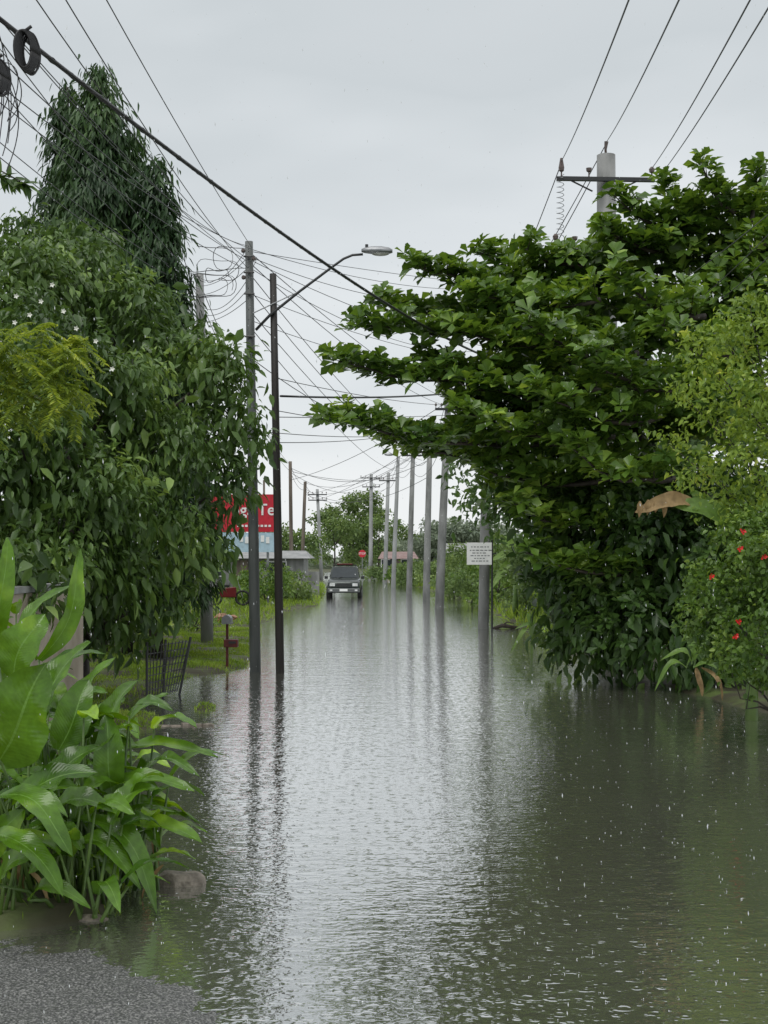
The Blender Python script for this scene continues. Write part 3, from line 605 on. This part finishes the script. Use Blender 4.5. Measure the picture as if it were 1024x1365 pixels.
for i in range(8): mb.ball(q+Vector((rnd2.uniform(-.3,.3),rnd2.uniform(-.2,.2),rnd2.uniform(0,.25))),(rnd2.uniform(.08,.18),.12,rnd2.uniform(.06,.14)),8,6,.25)
tag(mb.build('debris_heap',M['orange']),'faded orange heap on the grass behind the letterbox','debris')
q=Vector((-6.1,56,.3)); t=thing('motorcycle','dark red motorcycle parked on the left verge behind the poles','motorcycle',q)
for sx in (-.55,.55):
    n=18; MB().tube([q+Vector((sx+.27*math.cos(6.283*i/n),0,.28+.27*math.sin(6.283*i/n))) for i in range(n+1)],.045,6).build('wheel',M['rubber'],t)
MB().hexa([q+Vector(v) for v in ((-.3,-.1,.3),(.3,-.1,.3),(.3,.1,.3),(-.3,.1,.3),(-.35,-.12,.65),(.3,-.12,.72),(.3,.12,.72),(-.35,.12,.65))]).build('body',M['maroon'],t,bevel=.03)
MB().box(q+Vector((-.25,0,.75)),(.55,.22,.1)).build('seat',M['rubber'],t,bevel=.02)
MB().tube([q+Vector((.55,0,.3)),q+Vector((.35,0,.95)),q+Vector((.3,.3,1.0))],.02,6).tube([q+Vector((.35,0,.95)),q+Vector((.3,-.3,1.0))],.02,6).build('handlebar',M['steel'],t)

# ------------------------------------------------------------------ poles
def pole(name,label,base,top,r0,r1,mat,group=None,arms=(),n=12,cat='utility pole'):
    b=Vector(base); tp=Vector(top); t=thing(name,label,cat,(b.x,b.y,0),group)
    MB().tube([b-Vector((0,0,.5)),b.lerp(tp,.33),b.lerp(tp,.66),tp],[r0,r0*.67+r1*.33,r0*.33+r1*.67,r1],n).build('shaft',M[mat],t,True)
    for (z,ln,off,ang) in arms:
        u=(z-b.z)/(tp.z-b.z); c=b.lerp(tp,u); d=Vector((math.cos(ang),math.sin(ang),0)); c0=c+d*off-Vector((0,r1+.03,0))
        a=MB().box(c0,(ln,.09,.1),rz=ang).build('crossarm',M['dark'],t)
        for k in (-.47,-.25,.25,.47):
            q=c0+d*ln*k+Vector((0,0,.05)); MB().tube([q,q+Vector((0,0,.07)),q+Vector((0,0,.10)),q+Vector((0,0,.16)),q+Vector((0,0,.2))],[.015,.015,.045,.05,.025],8).build('insulator',M['porc'],a)
    return t
def pp(basepx,basepy,toppx,toppy):
    g=G(basepx,basepy); return (g.x,g.y,-.1),tuple(P(toppx,toppy,g.y)),g.y
b,tp,d=pp(341,896,332,322); GP=Vector(tp)
gp=pole('utility_pole','tall weathered grey pole carrying the street lamp arm, standing in the water at left',b,tp,.11,.075,'greypole')
for z in (7.9,7.6,7.2,6.4):
    c=Vector(b).lerp(GP,z/8.2); MB().tube([c+Vector((-.1,-.1,0)),c+Vector((.1,-.1,0))],.018,6).build('bracket',M['dark'],gp)
for i,z in enumerate((8.0,7.85,7.5)):
    c=Vector(b).lerp(GP,z/8.2)+Vector((.10 if i%2 else -.10,-.1,0)); MB().tube([c,c+Vector((0,-.03,0)),c+Vector((0,-.1,0))],[.02,.045,.03],8).build('insulator',M['porc'],gp)
bb=G(374,896); tb=P(364,365,bb.y)
pole('utility_pole','slightly shorter tarred black wooden pole right beside the grey lamp pole',(bb.x,bb.y,-.1),tb,.085,.065,'blackpole',n=9)
d=27.2; t=thing('street_lamp','street lamp with long curved arm reaching over the street from the grey pole','street lamp',P(341,440,d))
pts=[P(341,440,d-.12),P(360,420,d-.14),P(400,388,d-.15),P(440,358,d-.15),P(458,345,d-.15),P(470,340,d-.15),P(484,339,d-.15)]
MB().tube(pts,[.028,.028,.026,.025,.024,.024,.024],8).build('arm',M['dark'],t,True)
MB().tube([P(332,420,d-.1),P(402,387,d-.15)],.012,6).build('brace',M['steel'],t)
h0=P(503,335,d-.15); mb=MB()
secs=[(-.30,.035,.04),(-.22,.07,.075),(-.1,.10,.095),(.08,.11,.10),(.22,.09,.08),(.29,.05,.04)]
vs=[];n=12
for x,ry,rz in secs:
    for k in range(n):
        a=2*math.pi*k/n; vs.append(h0+Vector((x,ry*math.cos(a),.0+rz*math.sin(a)*(1 if math.sin(a)>0 else .55)-.02*x)))
fs=[(i*n+k,i*n+(k+1)%n,(i+1)*n+(k+1)%n,(i+1)*n+k) for i in range(len(secs)-1) for k in range(n)]+[tuple(range(n-1,-1,-1)),tuple((len(secs)-1)*n+k for k in range(n))]
lh=MB().add(vs,fs).build('lamp_head',M['steel'],t,True)
MB().ball(h0+Vector((.06,0,-.045)),(.17,.08,.045),12,8).build('lens',M['lens'],lh,True)
MB().tube([h0+Vector((-.2,0,.05)),h0+Vector((-.2,0,.13))],[.03,.03],8).build('photocell',M['dark'],lh)

b,tp,d=pp(277,862,266,365); LP=Vector(tp)
pole('utility_pole','pale concrete pole behind the hanging tree, left of the grey lamp pole',b,tp,.16,.10,'conc')
b0=P(812,H0,33); TP=P(808,207,33)
rp_=pole('utility_pole','thick concrete pole with a wide crossarm rising above the tiered tree',(b0.x,33,-.1),TP,.27,.215,'conc',n=16)
def arm(parent,a,b,zs=.10,ins=()):
    a=Vector(a);b=Vector(b); o=MB().box((a+b)/2,((b-a).length,.10,zs),ry=-math.atan2(b.z-a.z,b.x-a.x)).build('crossarm',M['dark'],parent)
    for q,h in ins:
        c=a.lerp(b,q)+Vector((0,0,.05)); MB().tube([c,c+Vector((0,0,.10)),c+Vector((0,0,.13)),c+Vector((0,0,.2)),c+Vector((0,0,h))],[.018,.018,.06,.07,.03],9).build('insulator',M['porc'],o)
    return o
arm(rp_,P(742,238,32.72),P(873,240,32.72),.09,((.05,.42),(.33,.2),(.97,.25)))
arm(rp_,P(735,329,32.72),P(792,331,32.72),.07,((.1,.25),(.55,.2)))
MB().tube([TP-Vector((0,0,.05)),TP+Vector((-.02,-.05,.12)),TP+Vector((0,-.05,.3))],[.03,.03,.05],8).build('pin_insulator',M['porc'],rp_)
MB().tube([P(790,255,32.7),P(762,241,32.7)],.02,6).build('brace',M['dark'],rp_); MB().tube([P(822,255,32.7),P(850,241,32.7)],.02,6).build('brace',M['dark'],rp_)
pts=[P(747+5*math.cos(i*.9),232+i*1.0,32.7)+Vector((0,.08*math.sin(i*.9),0)) for i in range(85)]
tag(MB().tube(pts,.008,4).build('spiral_wire',M['steel']),'loose spiral of wire dangling from the left end of the large crossarm','wire')

RP=[(644,838,652,470,.17,.13,'wood','thick weathered leaning pole beside the white notice board'),
    (585,811,598,527,.20,.13,'conc','leaning concrete pole nearest behind the notice board on the right'),
    (568,800,573,594,.19,.13,'conc','concrete pole second in the right hand row beyond the notice board'),
    (545,792,551,596,.18,.12,'conc','leaning concrete pole third in the right hand row, beside the first far lamp'),
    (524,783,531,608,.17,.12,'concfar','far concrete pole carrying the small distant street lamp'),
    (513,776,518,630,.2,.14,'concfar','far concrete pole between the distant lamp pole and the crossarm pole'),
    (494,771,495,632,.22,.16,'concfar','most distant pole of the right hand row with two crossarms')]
tops=[]
for i,(bx,by,tx,ty,r0,r1,mt,lb) in enumerate(RP):
    b,tp,d=pp(bx,by,tx,ty); tops.append(Vector(tp)); ar=()
    if i==1: ar=((tp[2]-.6,1.1,0,0.),)
    if i==3: ar=((tp[2]-.5,1.2,0,0.),)
    if i==5: ar=((tp[2]-.7,1.6,0,0.),)
    if i==6: ar=((tp[2]-.4,2.2,0,0.),(tp[2]-1.3,1.8,0,0.))
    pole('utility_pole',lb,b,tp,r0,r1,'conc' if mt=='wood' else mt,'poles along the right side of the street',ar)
LPs=[(389,775,387,615,.13,.10,'wood',86,'wooden pole beyond the black pole on the left verge, tallest of the far left poles',()),
     (402,770,407,642,.15,.12,'wood',110,'dark wooden pole leaning right, between two far left poles',()),
     (429,772,423,652,.17,.13,'concfar',128,'far left pole with stacked crossarms beside the green car',(1,2)),
     (353,790,352,640,.08,.07,'wood',95,'thin far pole seen through the gap between the two near poles',())]
ltops=[]
for bx,by,tx,ty,r0,r1,mt,d,lb,ar in LPs:
    b=P(bx,H0,d); b.z=0; tp=P(tx,ty,d); ltops.append(tp)
    pole('utility_pole',lb,b,tp,r0,r1,mt,'poles along the left side of the street',[(tp.z-.5*k,1.7,0,0.) for k in ar])
d=tops[4].y; t=thing('street_lamp','small distant street lamp on a curved arm on the right row of poles','street lamp',tops[4]-Vector((0,0,.4)))
MB().tube([tops[4]-Vector((0,.15,.5)),tops[4]+Vector((-.1,-.15,.05)),tops[4]+Vector((-.35,-.15,.1))],.04,6).build('arm',M['steel'],t)
MB().ball(tops[4]+Vector((-.65,-.15,.1)),(.36,.14,.1),10,6).build('lamp_head',M['steel'],t,True)

# notice board
g=Vector(P(656,H0,42.6)); g.z=0; t=thing('notice_board','white notice board on a thin dark post beside the leaning pole','sign',g)
MB().tube([g-Vector((0,0,.3)),g+Vector((0,0,2.7))],.03,7).build('post',M['dark'],t)
c=P(639,738,42.4); pn=MB().box(c,(.74,.03,.66)).build('panel',M['white'],t)
MB().box(P(650,738,42.5),(.5,.03,.04)).build('bracket',M['dark'],t)
mb=MB()
for i,(l,zz) in enumerate(((.5,.2),(.56,.1),(.42,.02),(.52,-.06),(.3,-.14),(.46,-.22))):
    x=-l/2
    while x<l/2:
        ww=random.uniform(.04,.1); mb.box(c+Vector((x+ww/2,-.018,zz)),(ww,.004,.024)); x+=ww+.035
mb.build('lettering',M['ink'],pn)
def text(s_,size,loc,mat,parent,name='lettering',ext=.004,shear=0,off=0):
    cu=bpy.data.curves.new('t','FONT'); cu.body=s_; cu.size=size; cu.extrude=ext; cu.align_x='CENTER'; cu.align_y='CENTER'; cu.shear=shear; cu.offset=off
    o=bpy.data.objects.new('t',cu); C.objects.link(o); bpy.context.view_layer.update()
    me=bpy.data.meshes.new_from_object(o.evaluated_get(bpy.context.evaluated_depsgraph_get())); bpy.data.objects.remove(o)
    me.transform(Matrix.Translation(Vector(loc))@Matrix.Rotation(R(90),4,'X')); return link(name,me,mat,parent)
g=Vector(((483-512)/F*100,100,0)); t=thing('stop_sign','small red octagonal stop sign beyond the car on the right','sign',g)
MB().tube([g,g+Vector((0,0,2.6))],.03,6).build('post',M['steel'],t)
c=P(483,738,99.9); vs=[c+Vector((.27*math.cos(R(22.5+45*k)),y,.27*math.sin(R(22.5+45*k)))) for y in (0,.03) for k in range(8)]
pn=MB().add(vs,[tuple(range(8)),tuple(range(15,7,-1))]+[(k,k+8,(k+1)%8+8,(k+1)%8) for k in range(8)]).build('panel',M['red'],t)
text('STOP',.21,c-Vector((0,.008,0)),M['white'],pn)
# billboard
t=thing('billboard','red billboard with white lettering above a pale blue panel, behind the near poles','billboard',(-6.2,62,0))
x0,x1=P(270,0,62).x,P(366,0,62).x
rd=MB().box(((x0+x1)/2,62,(P(0,659,62).z+P(0,709,62).z)/2),(x1-x0,.1,P(0,659,62).z-P(0,709,62).z)).build('red_panel',M['red'],t)
bl=MB().box(((x0+x1)/2,62,(P(0,710,62).z+P(0,736,62).z)/2),(x1-x0,.1,P(0,710,62).z-P(0,736,62).z)).build('blue_panel',M['blue'],t)
text('ngs Te',.70,P(338,680,61.93),M['white'],rd,off=.008)
mb=MB()
for i in range(9): mb.box(P(318+5.2*i,701,61.93),(.11,.01,.09))
mb.build('small_lettering',M['white'],rd)
mb=MB()
for i in range(6): mb.box(P(322+7*i,718+(i%2)*2,61.93),(.15,.01,.28))
mb.build('pictures',M['white'],bl)
for x in (x0+.3,x1-.3): MB().tube([(x,62.1,0),(x,62.1,4.8)],.06,6).build('post',M['steel'],t)

# ------------------------------------------------------------------ wires
def wire(A,B,sag,r,label,mat='wire',group=None,ext=0,n=18,name='overhead_wire',cat='wire'):
    A=P(*A) if not isinstance(A,Vector) else A; B=P(*B) if not isinstance(B,Vector) else B
    if ext: A=A+(A-B)*ext
    pts=[A.lerp(B,i/n)-Vector((0,0,4*sag*(i/n)*(1-i/n))) for i in range(n+1)]
    return tag(MB().tube(pts,r,5).build(name,M[mat],None,True),label,cat,group)
g1='wires fanning from the upper left to the grey lamp pole'; l1='thin overhead wire from the upper left down to the top of the grey pole'
for (px,py,d,sg,r) in ((148,0,13,.1,.006),(105,0,12,.25,.006),(76,0,12,.35,.006),(18,0,11,.35,.005),(30,0,11,.5,.005),(-10,42,12,.25,.006),(-10,75,13,.3,.006),(-10,110,14,.2,.006)):
    wire((px,py,d),GP+Vector((random.uniform(-.1,.1),-.1,random.uniform(-.55,-.05))),sg,r,l1,group=g1,ext=.3)
g2='wires from the left edge to the concrete pole'; l2='thin overhead wire from the left edge to the concrete pole behind the hanging tree'
for (px,py,d,sg) in ((-10,90,14,.2),(-10,150,15,.35),(-10,175,15,.3),(-10,12,12,.25)):
    wire((px,py,d),LP+Vector((0,-.12,random.uniform(-.5,-.05))),sg,.006,l2,group=g2,ext=.3)
g3='wires linking the concrete pole and grey lamp pole'; l3='short sagging wire between the concrete pole and the grey lamp pole'
for i in range(6): wire(LP+Vector((0,-.12,-.1-.22*i)),GP+Vector((0,-.08,-.1-.2*i)),random.uniform(.05,.35),.007,l3,group=g3)
g4='wires crossing the street from the grey lamp pole'; l4='thin wire crossing high over the street from the grey pole into the tiered tree'
for (z,px,py,d,sg) in ((-.15,640,385,45,.25),(-.2,640,378,45,.05),(-.3,660,400,40,.4),(-.35,700,470,38,.3),(-.5,640,468,45,.5),(-1.0,650,480,45,.25),(-1.5,660,500,45,.3)):
    wire(GP+Vector((0,-.08,z)),(px,py,d),sg,.007,l4,group=g4)
g5='wires from the grey lamp pole to the far right poles'; l5='long wire falling from the grey pole to the distant right hand row of poles'
for i,(z,k) in enumerate(((-.2,1),(-.4,1),(-.6,2),(-.9,2),(-1.3,3),(-1.6,4),(-2.2,1))): wire(GP+Vector((0,-.08,z)),tops[k]+Vector((random.uniform(-.4,.4),-.1,-.3-.15*i)),.3+.1*i,.009,l5,group=g5)
wire((374,528,27),(650,518,45),.12,.022,'thick dark level cable crossing the street at mid height from the black pole','cable',name='overhead_cable',cat='cable')
g6='low wires crossing the street beyond the black pole'; l6='faint low wire crossing the street beyond the black pole'
for (a,b_,pa,pb,sg) in ((372,640,505,540,.2),(372,640,548,560,.3),(372,660,556,548,.1),(345,640,575,560,.35),(372,600,590,560,.25)): wire((a,pa,30),(b_,pb,60),sg,.009,l6,group=g6)
g7='wires between the far poles of both sides'; l7='faint distant wire strung between the far left and far right poles'
for i in range(10):
    wire(ltops[i%3]-Vector((0,0,random.uniform(0,1.2))),tops[1+i%5]-Vector((0,0,random.uniform(.2,1.6))),random.uniform(.2,1.2),.014,l7,group=g7)
g8='wires running along the right row of poles'; l8='wire running between neighbouring poles of the right hand row'
for k in range(1,6):
    for z in (.2,.7,1.3): wire(tops[k]-Vector((.1,0,z)),tops[k+1]-Vector((.1,0,z)),.35,.012,l8,group=g8)
g9='wires running along the far left poles'; l9='wire running along the far left row of poles'
for z in (.2,.6):
    wire(LP-Vector((0,0,z)),ltops[0]-Vector((0,0,z)),.6,.01,l9,group=g9); wire(ltops[0]-Vector((0,0,z)),ltops[1]-Vector((0,0,z)),.4,.012,l9,group=g9); wire(ltops[1]-Vector((0,0,z)),ltops[2]-Vector((0,0,z)),.4,.014,l9,group=g9)
for (px,A,lb) in ((834,P(749,214,32.7),'leftmost of the wires rising from the large crossarm to the top of the photo'),(900,P(808,190,33),'wire rising from the pin on top of the thick concrete pole'),
                  (994,P(868,226,32.7),'wire rising from the right end of the large crossarm, left of its pair'),(1024,P(877,238,32.7),'rightmost wire rising from the right end of the large crossarm')):
    wire((px,0,13),A,.12,.009,lb,ext=.25)
g10='wires behind the large crossarm'; l10='wire running from the large crossarm down behind the tiered tree to the far poles'
for A in (P(749,216,32.8),P(790,236,32.8),P(808,192,33),P(742,322,32.8)): wire(A,tops[1]+Vector((random.uniform(-.3,.5),0,random.uniform(-.5,.1))),.5,.012,l10,group=g10)
g11='wires crossing the right foliage'; l11='thin wire slanting across the foliage at the right edge'
for (py,ex,ey) in ((268,912,372),(292,940,392),(322,960,400)): wire((1040,py,15),(ex,ey,22),.05,.006,l11,group=g11,ext=.3)
A=P(-40,-6,9.5); B=P(700,492,36); n=40
pts=[A.lerp(B,i/n)-Vector((0,0,4*.42*(i/n)*(1-i/n))) for i in range(n+1)]
cb=MB(); cb.tube(pts,[.018+.006*i/n for i in range(n+1)],7)
for ph in (0,3.14): cb.tube([p_+Vector((.016*math.cos(i*1.9+ph),0,.016*math.sin(i*1.9+ph))) for i,p_ in enumerate([A.lerp(B,k/160)-Vector((0,0,4*.42*(k/160)*(1-k/160))) for k in range(161)])],.009,4)
tag(cb.build('overhead_cable',M['cable'],None,True),'thick black twisted cable sweeping from the upper left corner across to the tiered tree','cable')
def coil(px,py,d,w_,h_,lb,loops=10):
    c=P(px,py,d); mb=MB(); s_=d/F
    for k in range(loops):
        ph=random.uniform(-.12,.12); pts=[c+Vector((w_*s_*math.cos(a)*(1+.3*ph)+(k-5)*.004,(k-5)*.012+.05*math.cos(a),h_*s_*math.sin(a)*(1+ph))) for a in [2*math.pi*i/24 for i in range(25)]]
        mb.tube(pts,.008,5)
    mb.tube([c+Vector((-.03,0,h_*s_)),c+Vector((.03,-.02,h_*s_*1.25))],.012,5)
    tag(mb.build('cable_coil',M['cable'],None,True),lb,'cable coil')
coil(37,69,9.8,9,26,'black coil of spare cable hanging from the thick cable at the upper left')
coil(-2,102,9.6,8,22,'second black cable coil cut by the left frame edge')
rnd=random.Random(5); g12='loose wires dangling at the upper left'
for i in range(9):
    a=P(-12+rnd.uniform(0,10),rnd.uniform(20,90),9.8); b=P(rnd.uniform(10,55),rnd.uniform(60,150),11); c=P(rnd.uniform(-10,15),rnd.uniform(150,235),10.5)
    pts=[]
    for k in range(15):
        q=k/14; pts.append(a*(1-q)**2+b*2*q*(1-q)+c*q*q)
    tag(MB().tube(pts,.004,4).build('loose_wire',M['cable']),'loose thin black wire dangling in the upper left corner','wire',g12)
for i in range(7):
    c=P(296+rnd.uniform(-18,18),358+rnd.uniform(-15,35),27.5+rnd.uniform(-.3,2)); r_=rnd.uniform(.18,.4)
    pts=[c+Vector((r_*math.cos(a)*1.2,.1*math.sin(a*2),r_*.7*math.sin(a)+.05*math.sin(3*a))) for a in [2*math.pi*k/20*.85+i for k in range(21)]]
    tag(MB().tube(pts,.007,4).build('loose_wire',M['cable']),'tangled loop of wire beside the top of the grey lamp pole','wire','wire loops near the grey lamp pole')

# ------------------------------------------------------------------ car
def car(x,y):
    q=Vector((x,y,-.12)); t=thing('offroad_car','dark green off road car with a red roof bar facing the camera in the flood','car',q)
    def W(v): return q+Vector(v)
    secs=[(-2.28,.74,.50,.84),(-2.2,.82,.42,.98),(-1.95,.86,.40,1.06),(-1.0,.88,.38,1.14),(1.9,.88,.38,1.15),(2.25,.84,.45,1.1)]
    vs=[];fs=[]
    for yy,hw,zb,zt in secs:
        vs+=[W(v) for v in ((-hw,yy,zb),(hw,yy,zb),(hw*1.02,yy,(zb+zt)/2),(hw*.97,yy,zt-.07),(hw*.86,yy,zt),(-hw*.86,yy,zt),(-hw*.97,yy,zt-.07),(-hw*1.02,yy,(zb+zt)/2))]
    for i in range(5):
        for k in range(8): fs.append((i*8+k,(i+1)*8+k,(i+1)*8+(k+1)%8,i*8+(k+1)%8))
    fs+=[tuple(range(8)),tuple(range(47,39,-1))]
    bd=MB().add(vs,fs).build('body',M['carpaint'],t,True,bevel=.01)
    cb=MB().hexa([W(v) for v in ((-.80,-.95,1.12),(.80,-.95,1.12),(.80,1.95,1.12),(-.80,1.95,1.12),(-.66,-.25,1.78),(.66,-.25,1.78),(.66,1.75,1.78),(-.66,1.75,1.78))]).build('cabin',M['carpaint'],t,bevel=.05)
    def pl(a,b,c,d,off):
        a,b,c,d=[W(v) for v in (a,b,c,d)]; n=(b-a).cross(d-a).normalized()*off; return [a,b,c,d,a+n,b+n,c+n,d+n]
    MB().hexa(pl((-.70,-.90,1.18),(.70,-.90,1.18),(.60,-.34,1.71),(-.60,-.34,1.71),.015)).build('windscreen',M['glass'],cb)
    for s in (-1,1):
        MB().hexa([W((s*(.805+o_),yy,zz)) if zz<1.3 else W((s*(.69+o_),yy,zz)) for o_ in (0,.02) for yy,zz in ((-.6,1.2),(1.6,1.2),(1.5,1.68),(-.15,1.68))]).build('side_window',M['glass'],cb)
    MB().box(W((0,-2.27,.82)),(.78,.06,.2)).build('grille',M['dark'],bd)
    for k in range(4): MB().box(W((0,-2.31,.75+.045*k)),(.76,.02,.012)).build('grille_bar',M['carsilver'],bd)
    for s in (-1,1):
        MB().box(W((s*.60,-2.27,.83)),(.28,.09,.15)).build('headlight',M['headl'],t,bevel=.02)
        MB().box(W((s*.66,-2.45,.55)),(.14,.05,.08)).build('fog_light',M['headl'],t)
        MB().box(W((s*.98,-.75,1.2)),(.18,.12,.16)).build('mirror',M['dark'],t,bevel=.02)
        for yy in (-1.45,1.4):
            w_=MB().tube([W((s*.72,yy,.36)),W((s*.93,yy,.36))],.38,20).build('wheel',M['rubber'],t); MB().tube([W((s*.93,yy,.36)),W((s*.945,yy,.36))],.2,14).build('rim',M['carsilver'],w_)
    MB().box(W((0,-2.36,.55)),(1.70,.16,.20)).build('bumper',M['carsilver'],t,bevel=.04)
    MB().box(W((0,-2.45,.56)),(.42,.02,.12)).build('licence_plate',M['white'],t)
    MB().box(W((0,0,1.85)),(1.2,.06,.05)).box(W((0,1.3,1.85)),(1.2,.06,.05)).box(W((-.6,.65,1.85)),(.05,1.4,.05)).box(W((.6,.65,1.85)),(.05,1.4,.05)).box(W((-.6,0,1.8)),(.04,.04,.1)).box(W((.6,0,1.8)),(.04,.04,.1)).build('roof_rack',M['dark'],t)
    MB().box(W((0,-.1,1.91)),(.85,.16,.08)).build('light_bar',M['brick'],t,bevel=.02)
    MB().tube([W((-.45,-1.02,1.155)),W((.0,-.83,1.25))],.012,4).build('wiper',M['dark'],t)
car(-2.13,77.5)

# ------------------------------------------------------------------ far buildings
def house(label,cx,cy,wd,dp,h,rh,wm,rm):
    t=thing('low_building',label,'building',(cx,cy,.1))
    MB().box((cx,cy,h/2),(wd,dp,h)).build('wall',M[wm],t)
    MB().add([(cx-wd/2-.4,cy-dp/2-.4,h),(cx+wd/2+.4,cy-dp/2-.4,h),(cx+wd/2+.4,cy+dp/2+.4,h),(cx-wd/2-.4,cy+dp/2+.4,h),(cx-wd/2,cy,h+rh),(cx+wd/2,cy,h+rh)],[(0,1,5,4),(2,3,4,5),(1,2,5),(3,0,4),(3,2,1,0)]).build('roof',M[rm],t)
    MB().box((cx-wd*.1,cy-dp/2-.02,1.0),(.9,.06,2.0)).build('door',M['wood'],t)
    for k in (-.36,.25):
        f=MB().box((cx+wd*k,cy-dp/2-.02,1.5),(1.1,.06,.9)).build('window',M['white'],t); MB().box((cx+wd*k,cy-dp/2-.06,1.5),(.95,.02,.75)).build('pane',M['glass'],f)
house('low grey roofed building behind the far left verge',-7.6,84,6,5,2.1,.45,'conc','greyroof')
house('distant house with a reddish roof right of the crossarm pole',1.4,142,3.2,5,2.0,.7,'wall','roof')
house('distant house with a grey roof further right behind the shrubs',9.5,150,6,5,2.4,1.2,'white','greyroof')
tag(MB().box((-4.55,76,.75),(2.2,.15,1.3)).build('boundary_wall',M['conc']),'short grey boundary wall beside the road left of the car','wall')

# ------------------------------------------------------------------ far vegetation
def far_tree(name,label,px,d,hgt,wd,mat='far',leaf=.22,dens=6,seed=0,group=None,cat='tree',nc=9,low=.25):
    rr=random.Random(seed); x=(px-512)/F*d; cl=[]
    for i in range(nc):
        z=hgt*rr.uniform(low,.88); sp_=(1-((z/hgt)-.5)**2*1.6); cl.append((x+rr.uniform(-.5,.5)*wd*sp_*.75,d+rr.uniform(-.4,.4)*wd,z,wd*rr.uniform(.16,.26),wd*.22,hgt*rr.uniform(.10,.17)))
    cl.append((x,d,hgt*.88,wd*.15,wd*.15,hgt*.11))
    p,o=crown_pts(lumps(cl,6,.45,.8,seed),dens*.75,.6,1.1,.6,.3)
    make_tree(name,label,cat,(x,d,.1),(x,d,hgt*.6),max(.03,hgt*.018),cl,[droop_leaves(p,o,6,leaf,.5,spread=leaf*.7,down=.3,jit=.8)],mat,group,seed=seed)
far_tree('far_tree','tall rounded tree behind the car, left of the crossarm pole',470,165,9.6,8,'far',.4,4,1,nc=14)
far_tree('far_tree','lower tree between the far left poles and the car',446,150,6.5,5,'far',.36,3,2)
far_tree('far_tree','tree behind the stop sign between the distant poles',505,150,6.2,7,'far',.36,3,3)
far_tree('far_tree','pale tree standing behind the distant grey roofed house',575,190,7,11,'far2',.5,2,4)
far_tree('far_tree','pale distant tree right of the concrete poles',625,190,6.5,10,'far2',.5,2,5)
far_tree('far_tree','tree behind the low grey roofed building at left',372,120,4.5,8,'far',.35,3,6)
far_tree('far_tree','tree behind the red billboard',300,85,4.0,6,'far',.3,4,7)
gs='shrubs along the flooded roadside'
for i,(px,d,h,wd,lb) in enumerate([(352,62,1.9,2.2,'leafy roadside shrub just right of the billboard foot'),(378,68,1.6,2.4,'roadside shrub between black pole and low boundary wall'),(396,66,1.0,1.6,'low shrub at the waterline left of the car'),(330,58,1.7,2,'roadside shrub seen between tree and grey pole'),
     (605,75,1.4,3,'shrub at the foot of the leaning concrete pole'),(630,66,1.6,3,'shrub left of the notice board'),(665,60,2.2,3,'shrub behind the notice board post'),(700,52,2.6,3,'shrub between notice board and dark tree'),(560,105,1.6,4,'shrub behind the second and third concrete poles'),
     (535,120,1.5,4,'far shrub beside the distant lamp pole'),(596,100,2.4,5,'taller bush behind the nearest leaning concrete pole'),(640,90,2.8,5,'tall bush in the gap behind the notice board'),(690,80,3.2,5,'tall bush beyond the banana plant'),(512,130,1.3,4,'far low shrub by the most distant poles'),(735,44,3.0,3,'shrub just behind the small banana plant'),(262,40,.8,1.2,'shrub at the foot of the pale concrete pole')]):
    far_tree('roadside_shrub',lb,px,d,h,wd,'far' if i%3 else 'hib',.12+d*.0011,14 if d<80 else 8,20+i,gs,'shrub',8,.15)
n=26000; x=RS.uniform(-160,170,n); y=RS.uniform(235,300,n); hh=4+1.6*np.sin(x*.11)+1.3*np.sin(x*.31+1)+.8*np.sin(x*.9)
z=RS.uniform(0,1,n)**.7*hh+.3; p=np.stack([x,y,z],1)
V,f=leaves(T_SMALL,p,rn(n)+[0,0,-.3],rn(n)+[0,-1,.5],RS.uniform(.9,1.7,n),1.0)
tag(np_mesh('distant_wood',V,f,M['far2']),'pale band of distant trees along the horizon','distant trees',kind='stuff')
far_tree('far_tree','dense tree behind the left hanging tree and concrete pole',170,46,5.2,6,'mango',.2,8,61,nc=14,low=.12)
far_tree('far_tree','dense tree behind the dark tree on the right',900,44,7.5,12,'mangodk',.22,6,62,nc=18,low=.12)
far_tree('far_tree','bushy tree at the far left behind the beige wall',60,34,5,6,'mango',.2,8,63,nc=14,low=.12)
print('done')
